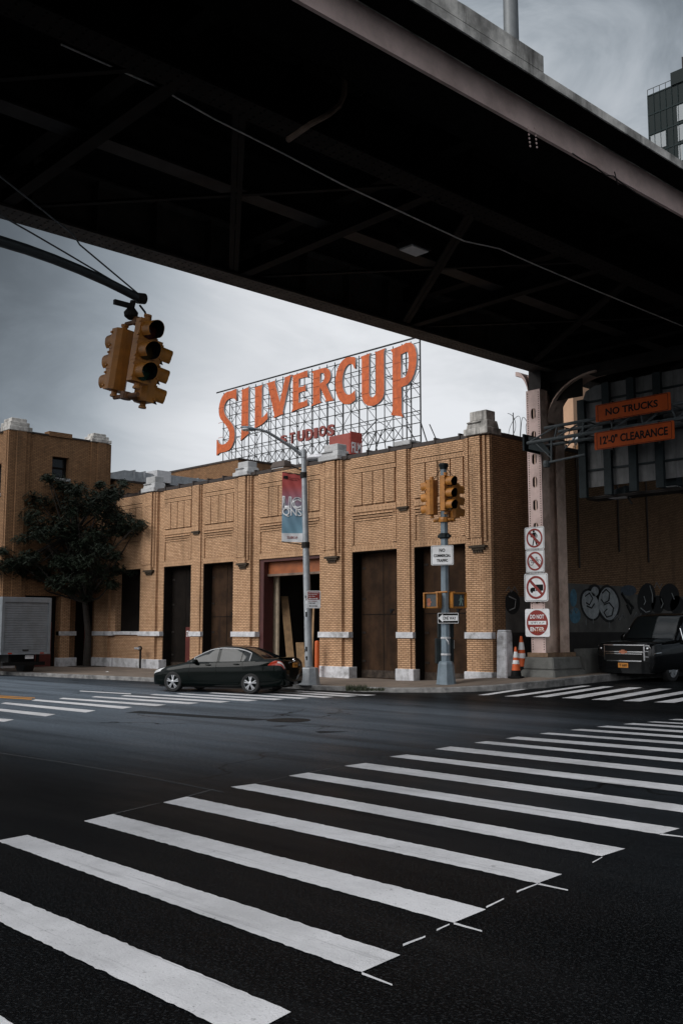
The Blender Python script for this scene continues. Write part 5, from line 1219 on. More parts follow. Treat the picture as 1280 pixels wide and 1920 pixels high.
for a, b in (((-.20, -.06), (-.11, .12)), ((-.11, .10), (.10, .10)), ((-.20, -.06), (0, -.07)), ((0, -.07), (.10, .10)), ((0, -.07), (-.11, .10)), ((.10, .10), (.20, -.06)), ((.10, .10), (.08, .17)), ((.03, .17), (.13, .17)), ((-.11, .10), (-.13, .18)), ((-.18, .19), (-.10, .18))): ln(m, a, b, .02)
m.build('bicycle_symbol', M_SIGNB, r); ban(r, w, h, h * .42)
r, w, h = csign('traffic_sign', 'larger white sign with crossed-out truck on the steel column', 982.5, 1075, 1026.5, 1128, border=M_SIGNB, edge=.012)
m = MB(); m.prism([(x * h, z * h) for x, z in ((-.02, .10), (.30, .10), (.30, -.12), (-.02, -.12))], -.003, -.0006); m.prism([(x * h, z * h) for x, z in ((-.24, -.03), (-.17, .0), (-.04, .0), (-.04, -.14), (-.26, -.14))], -.003, -.0006)
for cx in (-.18, .18): m.prism(circ(cx * h, -.15 * h, .045 * h, 12), -.0032, -.0007)
m.build('truck_symbol', M_SIGNB, r); ban(r, w, h, h * .41)
r, w, h = csign('traffic_sign', 'scribbled red DO NOT ENTER sign lowest on the steel column', 984, 1141.5, 1029.5, 1194)
MB().prism(circ(0, 0, h * .455, 40), -.004, -.001).build('red_disc', M_SIGNR, r)
MB().box(-.38 * h, .38 * h, -.007, -.0042, -.065 * h, .065 * h).build('white_bar', M_SIGNW, r)
text_fit('lettering', 'DO NOT', M_SIGNW, r, 0, .22 * h, .60 * h, .15 * h, -.0045, .003, .03); text_fit('lettering', 'ENTER', M_SIGNW, r, 0, -.23 * h, .60 * h, .15 * h, -.0045, .003, .03)
m = MB()
for P in ([(-.27, .02), (-.22, -.03), (-.18, .03)], [(-.12, .0), (-.09, -.03), (-.06, .02), (-.09, .03), (-.12, .0)], [(-.02, .03), (.02, -.03)], [(.08, -.03), (.12, .03), (.16, -.03)], [(.22, -.03), (.26, .03), (.30, .0)]): m.path([(x * h, -.009, z * h) for x, z in P], .006, 5)
m.build('scribble', M_SIGNB, r)
m = MB()
for P in ([(-.18, -.33), (-.05, -.15), (-.10, -.37), (.08, -.14), (.0, -.38), (.22, -.18)], [(.02, -.28), (.15, -.12), (.28, -.14), (.10, -.34), (.30, -.22)], [(-.12, -.30), (.30, -.26)]): m.path([(x * h, -.010, z * h) for x, z in P], .006, 5)
m.build('scribble', mat('orange_marker', (.60, .20, .06), .6, var=.1), r)

# ------------------------------------------------------------------ overhead sign gantry over the side street
YT_ = 24.7
GT = thing('sign_gantry', 'dark steel truss arm and back-framed sign panel reaching over the side street', 'gantry', (-17.6, YT_, 0))
def gp(px, py, Y=YT_): return onY(px, py, Y)
m = MB()
def ext(a, b, t): return a + (b - a) * t
lo0, lo1 = gp(988, 831), gp(1190, 798); hi0, hi1 = gp(1020, 803), gp(1100, 788)
lo_e = ext(lo0, lo1, 2.4); hi_e = ext(hi0, hi1, 5.5)
m.tube(lo0, lo_e, .055, n=8); m.tube(hi0, hi_e, .05, n=8)
bk = Vector((0, .75, 0)); m.tube(lo0 + bk, lo_e + bk, .05, n=8); m.tube(hi0 + bk, hi_e + bk, .05, n=8)
for k in range(9):
    a = ext(lo0, lo_e, k / 9); b = ext(hi0, hi_e, (k + .5) / 9); c2_ = ext(lo0, lo_e, (k + 1) / 9)
    m.tube(a, b, .026, n=5); m.tube(b, c2_, .026, n=5); m.tube(a, a + bk, .022, n=5); m.tube(b, b + bk, .022, n=5)
m.build('truss', mat('gantry_steel', (.075, .085, .09), .6, .0, var=.2, spec=.25), GT, world=True)
m = MB(); a = gp(982, 815); b = gp(990, 845); m.box(a.x, a.x + .06, YT_ - .1, YC + .8, b.z, a.z); m.add([gp(990, 818), gp(990, 842), gp(1034, 852), gp(1012, 822)] + [gp(990, 818, YC + .1), gp(990, 842, YC + .1), gp(1034, 852, YC + .1), gp(1012, 822, YC + .1)], [(0, 1, 2, 3), (7, 6, 5, 4), (0, 4, 5, 1), (1, 5, 6, 2), (2, 6, 7, 3), (3, 7, 4, 0)])
m.build('mount', M_DKGREEN, GT, world=True)
m = MB(); m.tube(gp(1033, 820), gp(1033, 865), .03); m.tube(gp(1023, 868), gp(1096, 852), .035); m.lathe([(.09, -.1), (.11, 0), (.09, .1)], 10, tuple(gp(1024, 870))); m.tube(gp(1058, 842), gp(1096, 800), .022); m.tube(gp(1000, 828), gp(1032, 858), .02); m.build('strut', MATS['gantry_steel'], GT, world=True)
YB = 25.75
p0 = gp(1090, 745, YB); pb = gp(1092, 935, YB); pe_x = p0.x + 6.2; ztop = gp(1120, 722, YB).z; zpan = gp(1115, 913, YB).z; zpost = gp(1092, 935, YB).z
m = MB(); prof = [(p0.x, zpan), (pe_x, zpan), (pe_x, ztop), (p0.x + .45, ztop), (p0.x + .13, ztop - .13), (p0.x, ztop - .45)]
m.prism(prof, YB, YB + .05); m.build('sign_back', mat('aluminium_back', (.14, .14, .14), .7, .0, spec=.2, var=.2, scale=2, dirt=(.06, .06, .06), dirtamt=.8, streak=.8), GT, world=True)
m = MB()
for k, px in enumerate((1096, 1143, 1190, 1240)):
    x = gp(px, 860, YB).x; m.box(x - .09, x + .09, YB - .16, YB - .001, zpost + .02 * k, ztop - (.4 if k == 0 else 0)); m.box(x - .12, x + .12, YB - .18, YB - .161, zpost + .02 * k, ztop - (.4 if k == 0 else .01))
for q in range(2):
    x = gp(1240, 860, YB).x + 1.0 * (q + 1); m.box(x - .09, x + .09, YB - .16, YB - .001, zpost, ztop)
for z in (zpan + .48, zpan + 1.35, ztop - .5): m.box(p0.x + .1, pe_x, YB - .06, YB - .002, z, z + .05)
m.box(p0.x, p0.x + .05, YB - .12, YB + .06, zpan, ztop - .4)
m.build('frame_post', M_DKGREEN, GT, world=True)
m = MB(); m.box(p0.x, pe_x, YB + .1, YB + .75, zpost - .03, zpost + .02); m.tube((p0.x, YB + .1, zpost + .02), (pe_x, YB + .1, zpost + .02), .03)
m.build('catwalk', M_DKST, GT, world=True)
for px, py in ((1163, 925), (1256, 905)):
    q = gp(px, py, YB + .4); l = thing('flood_lamp', 'dark flood lamp at the sign panel base, %s' % ('left of the two beside the brick wall' if px < 1200 else 'right of the two at the picture edge'), 'lamp', tuple(q), 0, 'flood lamps under the gantry sign')
    MB().add([(-.34, -.22, -.12), (.28, -.22, -.12), (.28, .22, -.12), (-.34, .22, -.12), (-.20, -.18, .08), (.26, -.18, .20), (.26, .18, .20), (-.20, .18, .08)], [(0, 3, 2, 1), (4, 5, 6, 7), (0, 1, 5, 4), (1, 2, 6, 5), (2, 3, 7, 6), (3, 0, 4, 7)]).build('housing', M_DKGREEN, l, bevel=.02)
    MB().box(-.30, .24, -.18, .18, -.14, -.121).build('lens', M_LETW, l); MB().tube((.2, 0, -.1), (.35, 0, -.35), .03).build('bracket', M_DKST, l)
# the two orange boards
YO = YT_ - .10
def oboard(s, c4, label, tx):
    a = onY(c4[0][0], (c4[0][1] + c4[3][1]) / 2, YO); b = onY(c4[1][0], (c4[1][1] + c4[2][1]) / 2, YO)
    zt = (onY(*c4[0], YO).z + onY(*c4[1], YO).z) / 2; zb = (onY(*c4[3], YO).z + onY(*c4[2], YO).z) / 2
    w, h = b.x - a.x, zt - zb
    r = sign('road_sign', label, w, h, Vector(((a.x + b.x) / 2, YO, (zt + zb) / 2)), 0, base=M_SIGNO, border=M_SIGNB, edge=.014, th=.02)
    text_fit('lettering', s, M_SIGNB, r, tx[0] * w, 0, tx[1] * w, tx[2] * h, -.002, .004, .03)
    MB().box(-.002, .002, -.002, -.0004, -h * .46, h * .46).build('joint', M_SIGNB, r); MB().box(-w * .3, -w * .27, .021, .10, -h * .6, h * .6).build('bracket', M_DKST, r); MB().box(w * .3, w * .33, .021, .10, -h * .6, h * .6).build('bracket', M_DKST, r)
oboard('NO TRUCKS', ((1115.5, 758), (1256, 737), (1257.5, 768), (1117, 792)), 'dim orange board reading NO TRUCKS on the overhead truss', (-.01, .70, .42))
oboard('12\'-0" CLEARANCE', ((1113.5, 811), (1263, 788.5), (1264, 821.5), (1115.5, 845)), 'orange board reading 12-foot CLEARANCE on the overhead truss', (.0, .85, .48))

# ------------------------------------------------------------------ small street things
q = onY(946.5, 1268, 24.95); z = walk_z(q.x, q.y); zt = onD(946, 1183, q.dot(vF)).z
wp = thing('concrete_post', 'thick white painted concrete post at the brick corner', 'post', (q.x, q.y, z), 0)
hw = (onD(962, 1225, q.dot(vF)) - onD(931, 1225, q.dot(vF))).length / 2 / 1.38
MB().taper((0, 0), hw * 1.08, hw * 1.08, hw * .95, hw * .95, -.1, zt - z - .02).build('shaft', M_WCONC, wp, bevel=.035)
MB().taper((0, 0), hw * .95, hw * .95, hw * .80, hw * .80, zt - z - .019, zt - z + .03).build('cap', M_WCONC, wp, bevel=.02)
def cone(px, py, top_py, label, yy):
    q = onY(px, py, yy); z = walk_z(q.x, q.y); h = onD(px, top_py, q.dot(vF)).z - z
    c = thing('traffic_cone', label, 'traffic cone', (q.x, q.y, z), .3, 'traffic cones beside the steel column')
    s = h / .9
    MB().box(-.19 * s, .19 * s, -.19 * s, .19 * s, 0, .05 * s).build('base', M_BLK, c, bevel=.012)
    R = lambda t: (.15 - .122 * t) * s
    MB().lathe([(R(0), .05 * s), (R(1), .90 * s), (.012, .905 * s)], 18).build('body', M_CONE, c, smooth=40)
    for t0, t1 in ((.42, .55), (.64, .84)): MB().lathe([(R(t0) + .002, (.05 + .85 * t0) * s), (R(t0) + .004, (.055 + .85 * t0) * s), (R(t1) + .004, (.045 + .85 * t1) * s), (R(t1) + .002, (.05 + .85 * t1) * s)], 18).build('reflective_band', M_SIGNW, c, smooth=40)
    MB().lathe([(R(0) + .005, .05 * s), (R(0) + .006, .06 * s), (R(.2) + .006, .22 * s), (R(.2) + .003, .222 * s)], 18).build('collar', M_BLK, c, smooth=40)
    return c
cone(967, 1273, 1213, 'orange traffic cone with two white bands, nearer of the pair by the white post', 24.75)
cone(978, 1266, 1193, 'orange traffic cone with two white bands, taller in the picture and behind the other', 25.5)
# concrete barrier beside the ramp
a = Vector((-16.75, 27.4, 0)); jb = thing('concrete_barrier', 'stained grey concrete barrier wall behind the column pedestal', 'barrier', (-17.2, 27.1, 0))
MB().prismx([(27.1, .1), (45, .1), (45, 1.25), (27.1, 1.25)], -17.45, -17.10).build('wall', MATS['pedestal_concrete'], jb, world=True); MB().prismx([(27.08, .1), (45, .1), (45, .45), (27.08, .45)], -17.55, -17.0).build('foot', MATS['pedestal_concrete'], jb, world=True)
# orange bollard at the open door
q = onG(594, 1270, 0, walk_z); z = walk_z(q.x, q.y); d = q.dot(vF); h = onD(595, 1201, d).z - z
bo = thing('bollard', 'orange steel bollard standing in front of the open loading door', 'bollard', (q.x, q.y, z))
MB().lathe([(.085, -.05), (.085, h - .08), (.075, h - .03), (.045, h - .005), (.005, h)], 18).build('post', M_ORBOL, bo, smooth=40)
MB().lathe([(.10, -.02), (.10, .02), (.086, .04)], 18).build('foot_ring', M_DKST, bo)
# standpipe at the plinth
q = Vector((-38.25, Yf - .45, 0)); z = walk_z(q.x, q.y)
sp_ = thing('standpipe', 'small dark fire standpipe with a twin outlet at the white plinth', 'standpipe', (q.x, q.y, z))
MB().tube((0, 0, 0), (0, 0, .82), .05).build('riser', M_DKST, sp_); MB().ell((0, -.03, .88), (.11, .11, .11)).build('outlet_body', M_DKST, sp_, smooth=60)
m = MB(); m.tube((-.05, -.05, .88), (-.16, -.22, .88), .05); m.tube((.05, -.05, .88), (.16, -.22, .88), .05); m.build('outlet', M_TRIMG, sp_)
# flattened litter on the pavement
q = onG(201, 1260, 0.004, walk_z); li = MB(); li.add([(q.x - .07, q.y - .04, q.z), (q.x + .06, q.y - .05, q.z + .01), (q.x + .08, q.y + .05, q.z + .004), (q.x, q.y + .02, q.z + .03), (q.x - .06, q.y + .06, q.z + .006)], [(0, 1, 3), (1, 2, 3), (2, 4, 3), (4, 0, 3)])
tag(li.build('litter', M_SIGNW), 'crumpled scrap of white paper on the pavement by the kerb', 'litter')
# planks in the loading bay
pm = ((533, 1118, 545, 1240, .30, 'long wide plywood plank leaning in the open loading door'), (562, 1205, 566, 1275, .32, 'short broad board leaning low in the open loading door'), (588, 1140, 584, 1262, .10, 'narrow timber batten leaning behind the bollard'))
for x0, y0, x1, y1, w, lab in pm:
    a = onY(x0, y0, Yf + 1.3); b = onY(x1, y1, Yf + .75); b.z = max(b.z, .16); pl = thing('plank', lab, 'plank', tuple(b), 0, 'boards leaning in the loading door')
    q = MB(); q.bar(b, a, w, .035); q.build('board', M_PLY, pl, world=True); q = MB(); q.bar(b + (a - b) * .02 + Vector((0, -.02, 0)), b + (a - b) * .05 + Vector((0, -.02, 0)), w * .9, .01); q.build('end_stain', M_TANST, pl, world=True)
sh_ = thing('partition', 'tan wall panel with a steel rail just inside the open loading door', 'panel', (-30.3, Yf + 1.0, .16))
pa_, pb_, pc_ = (onY(px, 1200, Yf + .75).x for px in (490, 514, 522))
MB().box(pa_ - .5, pb_, Yf + .72, Yf + .80, .16, 4.4).build('panel', M_TANW, sh_, world=True); MB().box(pb_ + .002, pc_, Yf + .70, Yf + .79, .16, 4.2).build('panel', mat('tan_edge', (.62, .50, .36), .8, var=.15), sh_, world=True); MB().box(pa_, pb_ - .05, Yf + .66, Yf + .715, 1.62, 1.70).build('rail', M_DKST, sh_, world=True)
# tufts of weeds along the kerb
wd = MB(); rr = random.Random(5)
for k in range(420):
    px = rr.choice([rr.uniform(650, 690), rr.uniform(648, 720)]); q = onG(px, 1294 + rr.uniform(-2.5, .5), 0, walk_z)
    h = rr.uniform(.05, .17) * (1 if px < 690 else .5); a = rr.uniform(0, 2 * pi); dx, dy = cos(a) * .018, sin(a) * .018; lx, ly = rr.uniform(-.1, .1), rr.uniform(-.1, .1)
    wd.add([(q.x - dx, q.y - dy, q.z - .02), (q.x + dx, q.y + dy, q.z - .02), (q.x + lx, q.y + ly, q.z + h)], [(0, 1, 2)])
o = wd.build('weeds', mat('weed_green', (.035, .042, .02), .8, var=.4)); o['kind'] = 'stuff'; o['label'] = 'low dark weeds growing along the kerb near the signal pole'; o['category'] = 'weeds'
# razor wire on the side wall
rw = MB(); pts = []; y = Yf + 1.4
n = 190
for i in range(n):
    t = i / n; a = 2 * pi * 9 * t; pts.append((XR - .3 + .30 * sin(a) * .5, Yf + 1.3 + 4.2 * t + .12 * sin(a * 1.3), ZW + .55 + .38 * cos(a)))
rw.path(pts, .010, 4)
for y in (Yf + 1.6, Yf + 3.0, Yf + 4.6): rw.tube((XR - .3, y, ZW), (XR - .3, y, ZW + 1.0), .018, n=5)
tag(rw.build('razor_wire', M_SCAF), 'coils of razor wire along the dark side wall top', 'razor wire')
# ------------------------------------------------------------------ vehicles
def interp(pts):
    """smooth monotone curve through control points"""
    xs = [p[0] for p in pts]; ys = [p[1] for p in pts]; n = len(xs)
    d = [(ys[i + 1] - ys[i]) / (xs[i + 1] - xs[i]) for i in range(n - 1)]
    m = [d[0]] + [0 if d[i - 1] * d[i] <= 0 else 2 * d[i - 1] * d[i] / (d[i - 1] + d[i]) for i in range(1, n - 1)] + [d[-1]]
    def f(x):
        if x <= xs[0]: return ys[0]
        if x >= xs[-1]: return ys[-1]
        i = max(k for k in range(n - 1) if xs[k] <= x); h = xs[i + 1] - xs[i]; t = (x - xs[i]) / h
        return (2 * t ** 3 - 3 * t * t + 1) * ys[i] + (t ** 3 - 2 * t * t + t) * h * m[i] + (-2 * t ** 3 + 3 * t * t) * ys[i + 1] + (t ** 3 - t * t) * h * m[i + 1]
    return f
def make_car(root, P):
    """body frame: x = 0 at the nose to L at the tail, y = left(-)/right(+), z up; P holds the profile curves"""
    L = P['L']; ztop, zsh, zbot, hw = (interp(P[k]) for k in ('ztop', 'zsh', 'zbot', 'hw'))
    S_ = [(0, 0), (.70, 0), (.92, .015), (.975, .10)]
    def ring(x):
        w, b, s, t = hw(x), zbot(x), zsh(x), ztop(x)
        return [(0, b), (.72 * w, b), (.92 * w, b + .02), (.975 * w, b + .09), (.99 * w, b + .30 * (s - b)), (1.0 * w, b + .55 * (s - b)), (.995 * w, b + .78 * (s - b)), (.975 * w, b + .93 * (s - b)), (.94 * w, s), (.86 * w, s + .55 * (t - s)), (.66 * w, s + .88 * (t - s)), (.33 * w, t - .004), (0, t)]
    def body(x, j, sd=1, off=0.0):                 # j: fractional ring index
        r = ring(x); i = min(int(j), len(r) - 2); f = j - i
        y = r[i][0] + (r[i + 1][0] - r[i][0]) * f; z = r[i][1] + (r[i + 1][1] - r[i][1]) * f
        return Vector((x, sd * (y + off), z))
    xsn = sorted(set([0, .015, .04, .08, .13] + [L * i / 70 for i in range(1, 70)] + [L - .13, L - .08, L - .04, L - .015, L]))
    bm = MB(); nr = 13; vs = []
    for x in xsn:
        r = ring(x); vs += [(x, -y, z) for y, z in r[::-1]][:-1] + [(x, y, z) for y, z in r]
    m = 2 * nr - 1
    fs = [(i * m + k, i * m + (k + 1) % m, (i + 1) * m + (k + 1) % m, (i + 1) * m + k) for i in range(len(xsn) - 1) for k in range(m)]
    fs += [tuple(range(m)), tuple(range((len(xsn) - 1) * m, len(xsn) * m))]
    bm.add(vs, fs); bo = bm.build('body', P['paint'], root, smooth=38)
    # wheel arches
    for wx in P['wheels']:
        for sd in (-1, 1):
            cm_ = MB(); cm_.lathe([(P['arch'], -.35), (P['arch'], .3)], 36, (wx, sd * (P['track'] + .1), P['wr'] + .005), 'y'); co = cm_.build('arch_cutter', M_BLK)
            md = bo.modifiers.new('arch', 'BOOLEAN'); md.operation = 'DIFFERENCE'; md.object = co; md.solver = 'EXACT'
    bpy.context.view_layer.update(); dg = bpy.context.evaluated_depsgraph_get()
    me = bpy.data.meshes.new_from_object(bo.evaluated_get(dg)); bo.modifiers.clear(); bo.data = me
    me.materials.clear(); me.materials.append(P['paint'])
    for p in me.polygons: p.material_index = 0
    for o in [o for o in bpy.data.objects if o.name.startswith('arch_cutter')]: bpy.data.objects.remove(o)
    MB().box(.35, L - .4, -P['track'] + .05, P['track'] - .05, .16, .5).build('underbody', M_BLK, root)
    # cabin
    xa, xb = P['cab']; zr = interp(P['roof']); wb0, wr0 = P['wb'], P['wrf']
    def wbelt(x): return min(hw(x) * .94 - .02, wb0)
    FR = P.get('fr', [0, .22, .45, .68, .84, .93, .98, 1.0, 1.0])
    def cab(x, j, sd=1, off=0.0):
        zb = zsh(x) - .03; zt = max(zr(x), zb + .004); wb = wbelt(x); k = S((x - xa) / .9) * S((xb - x) / .8)
        wr = wb * .93 + (wr0 - wb * .93) * k
        Y = [wb, wb - (wb - wr) * .25, wb - (wb - wr) * .5, wb - (wb - wr) * .75, wb - (wb - wr) * .95, wr - .035, wr - .12, wr * .5, 0]
        i = min(int(j), 7); f = j - i
        y = Y[i] + (Y[i + 1] - Y[i]) * f; z = zb + (zt - zb) * (FR[i] + (FR[i + 1] - FR[i]) * f)
        if j > 7: z += .012 * (j - 7)
        n = Vector((0, 1, .25)) if j < 5 else Vector((-.45 if x < P['xr0'] else (.4 if x > P['xr1'] else 0), .15 if j < 6.5 else 0, 1))
        p = Vector((x, y, z)) + n.normalized() * off
        return Vector((p.x, sd * p.y, p.z))
    cg = MB(); nx = 60
    cg.grid(lambda u, v: cab(xa + (xb - xa) * u, 8 * abs(2 * v - 1) if False else (v * 16 if v <= .5 else 16 - v * 16), -1 if v <= .5 else 1), nx, 32)
    cg.build('cabin', P['paint'], root, smooth=40)
    for sd in (-1, 1):
        for x0, x1 in P['side_glass']:
            g = MB(); g.grid(lambda u, v: cab(x0 + (x1 - x0) * u + P['lean'] * v * (1 if x1 > P['xr1'] + .0 else .0) * 0, .35 + 3.75 * v, sd, .006), 24, 6)
            wo = g.build('side_window', M_GLASS, root, smooth=60)
        if P.get('trim'):
            x0, x1 = P['side_glass'][0][0], P['side_glass'][-1][1]; N = 40
            ptsb = [cab(x0 + (x1 - x0) * i / N, .25, sd, .008) for i in range(N + 1)]; ptst = [cab(x0 + (x1 - x0) * i / N, 4.22, sd, .008) for i in range(N + 1)]
            MB().path([ptst[0]] + ptsb + ptst[::-1], .015, 5).build('window_trim', P['trim'], root)
    wsx0, wsx1 = P['windscreen']; g = MB()
    g.grid(lambda u, v: cab(wsx0 + (wsx1 - wsx0) * u, (5.6 + 2.4 * (1 - abs(2 * v - 1))), -1 if v < .5 else 1, .008), 16, 20); g.build('windscreen', M_GLASS, root, smooth=60)
    if P.get('rear'):
        wsx0, wsx1 = P['rear']; g = MB(); g.grid(lambda u, v: cab(wsx0 + (wsx1 - wsx0) * u, (5.7 + 2.3 * (1 - abs(2 * v - 1))), -1 if v < .5 else 1, .008), 16, 20); g.build('rear_window', M_GLASS, root, smooth=60)
    # wheels
    for wx in P['wheels']:
        for sd in (-1, 1):
            R = P['wr']; wl = bpy.data.objects.new('wheel', None); COL.objects.link(wl); wl.parent = root; wl.location = (wx, sd * P['track'], R); ROOTM[wl.name] = rootm(root) @ Matrix.Translation((wx, sd * P['track'], R)); wl.empty_display_size = .2
            tw = .115
            t = MB(); t.lathe([(R * .68, -tw), (R * .9, -tw), (R * .98, -tw * .8), (R, -tw * .4), (R, tw * .4), (R * .98, tw * .8), (R * .9, tw), (R * .68, tw)], 36, (0, 0, 0), 'y', cap=False); t.build('tyre', M_RUB, wl, smooth=40)
            rm_ = MB(); o = sd * (tw - .012)
            rm_.lathe([(R * .60, o - sd * .09), (R * .67, o - sd * .02), (R * .70, o), (R * .665, o + sd * .004), (R * .62, o - sd * .02)], 36, (0, 0, 0), 'y', cap=False)
            ns = P['spokes']
            for k in range(ns):
                a = 2 * pi * k / ns + .3
                for da in ((-.17, .17) if P.get('split') else (0,)):
                    a2 = a + da
                    p0 = Vector((cos(a + da * .3) * R * .12, o - sd * .005, sin(a + da * .3) * R * .12)); p1 = Vector((cos(a2) * R * .64, o - sd * .012, sin(a2) * R * .64)); tng = Vector((-sin(a2), 0, cos(a2)))
                    w0, w1 = (.012, .020) if P.get('split') else (.05, .07); dy = Vector((0, sd * .016, 0))
                    rm_.add([p0 - tng * w0 - dy, p0 + tng * w0 - dy, p1 + tng * w1 - dy, p1 - tng * w1 - dy, p0 - tng * w0 + dy, p0 + tng * w0 + dy, p1 + tng * w1 + dy, p1 - tng * w1 + dy], [(0, 3, 2, 1), (4, 5, 6, 7), (0, 1, 5, 4), (1, 2, 6, 5), (2, 3, 7, 6), (3, 0, 4, 7)])
            rm_.lathe([(R * .20, o - sd * .03), (R * .19, o + sd * .012), (R * .12, o + sd * .018), (.004, o + sd * .018)], 20, (0, 0, 0), 'y')
            rm_.build('rim', P['rim'], wl, smooth=30)
            MB().lathe([(R * .62, o - sd * .06), (.004, o - sd * .06)], 24, (0, 0, 0), 'y').build('brake_disc', M_BLK, wl)
    return body, cab, ring
def patch(body, x0, x1, j0, j1, sd, off, nu=10, nv=6, fx=None):
    g = MB(); g.grid(lambda u, v: body((x0 + (x1 - x0) * u) if fx is None else fx(u, v), j0 + (j1 - j0) * v, sd, off), nu, nv); return g

# sedan: front wheel and rear wheel read from the photograph
f_, r_ = onZ(318, 1297.5), onZ(463, 1301.5)
hv = (f_ - r_).normalized(); wbase = (f_ - r_).length; K = wbase / 2.775
yaw = atan2(-hv.y, -hv.x)                       # local +x runs nose -> tail
SP = dict(L=4.80, paint=M_CARG,
  ztop=[(0, .50), (.05, .64), (.20, .73), (.6, .83), (1.1, .92), (1.45, .985), (2.4, .99), (3.5, 1.02), (4.05, 1.095), (4.45, 1.11), (4.66, 1.095), (4.74, 1.0), (4.80, .80)],
  zsh=[(0, .47), (.05, .58), (.20, .67), (.6, .77), (1.1, .855), (1.45, .91), (2.4, .945), (3.5, .985), (4.05, 1.02), (4.45, 1.03), (4.66, 1.01), (4.74, .93), (4.80, .72)],
  zbot=[(0, .26), (.08, .20), (.5, .19), (4.3, .20), (4.7, .26), (4.8, .36)],
  hw=[(0, .50), (.05, .62), (.15, .72), (.4, .82), (.8, .885), (1.4, .91), (3.4, .912), (4.0, .89), (4.45, .83), (4.65, .77), (4.75, .70), (4.80, .62)],
  cab=(1.22, 4.18), roof=[(1.22, .90), (1.5, 1.06), (2.0, 1.335), (2.25, 1.425), (2.6, 1.468), (3.0, 1.455), (3.3, 1.405), (3.6, 1.30), (3.95, 1.145), (4.18, 1.05)],
  xr0=2.2, xr1=3.25, wb=.80, wrf=.57, lean=0, side_glass=[(1.62, 2.46), (2.56, 3.30), (3.34, 3.62)], windscreen=(1.38, 2.16), rear=(3.32, 4.05), wheels=(.94, 3.715), wr=.325, track=.80, arch=.365, rim=M_TRIMG, spokes=5, split=True, trim=M_LETW)
mid = (f_ + r_) / 2; ox = -(.94 + 3.715) / 2 * K
side = Vector((-sin(yaw), cos(yaw), 0))         # local +y: the wheels seen from here are at local y = -track (or +track)
near_s = -1 if side.dot(mid) > 0 else 1
loc = mid + Vector((cos(yaw), sin(yaw), 0)) * ox - side * near_s * (.80 + .10) * K + vR * .09
SD = thing('car', 'dark green four-door sedan with alloy wheels turning across the far crosswalk', 'car', (loc.x, loc.y, 0), yaw)
SD.scale = (K, K, K); ROOTM[SD.name] = ROOTM[SD.name] @ Matrix.Diagonal((K, K, K, 1))
body, cab, ring = make_car(SD, SP)
for sd in (-1, 1):
    patch(body, 4.28, 4.77, 6.3, 8.05, sd, .006, fx=lambda u, v: 4.77 - (.49 * (1 - .45 * v) * (1 - u))).build('tail_light', M_LAMPR, SD, smooth=60)
    patch(body, 4.58, 4.775, 6.9, 7.7, sd, .010).build('tail_light_lens', M_LAMPC, SD, smooth=60)
    patch(body, .045, .60, 6.4, 8.2, sd, .006, fx=lambda u, v: .05 + .55 * u * (1 - .35 * (1 - v))).build('headlight', M_LAMPC, SD, smooth=60)
    sm_ = MB()
    for x in (1.56, 2.50, 3.42):
        j0 = 3.6 if x < 3.4 else 5.6; sm_.path([body(x + (.10 * ((8 - j) / 4) ** 2 if x > 3.4 else 0) - (0 if x > 1.6 else .04 * (8 - j) / 4), j, sd, .001) for j in [j0 + (8.0 - j0) * i / 10 for i in range(11)]], .005, 4)
    sm_.path([body(x, 3.3, sd, .002) for x in [1.4 + 2.0 * i / 12 for i in range(13)]], .006, 4)
    sm_.build('door_seam', M_BLK, SD)
    for x in (2.22, 3.22):
        p = body(x, 6.9, sd, .0); MB().ell((p.x, p.y + sd * .02, p.z), (.11, .025, .022)).build('door_handle', P_ if False else M_CARG, SD, smooth=60)
    p = cab(1.78, .4, sd, .0); MB().ell((p.x - .02, p.y + sd * .14, p.z + .05), (.09, .13, .075)).build('wing_mirror', M_CARG, SD, smooth=60)
    patch(body, 1.30, 3.32, 2.9, 3.5, sd, .018, 12, 3).build('side_skirt', M_CARG, SD, smooth=60)
    patch(body, 3.62, 3.86, 7.2, 7.9, sd, .003).build('fuel_flap', M_CARG, SD) if sd == near_s else None
q = MB(); q.box(4.80, 4.835, -.16, .16, .80, .945); pl_ = q.build('licence_plate', M_PLATE, SD, bevel=.008)
MP = Matrix.Translation((4.836, 0, 0)) @ Rz(pi / 2)
text_fit('lettering', 'T 45', M_SIGNB, pl_, 0, .87, .22, .06, -.001, .003, .01, M=MP)
MB().lathe([(.075, 4.772), (.075, 4.79), (.05, 4.80), (.05, 4.775)], 20, (0, 0, 1.015), 'x').build('emblem', M_CHROME, SD)
MB().box(4.76, 4.80, -.25, .25, .955, .985).build('trunk_strip', M_CHROME, SD)
MB().grid(lambda u, v: Vector((4.50 + .20 * v, (u - .5) * 1.25, 1.112 + .02 * v)), 8, 2).build('spoiler', M_CARG, SD)

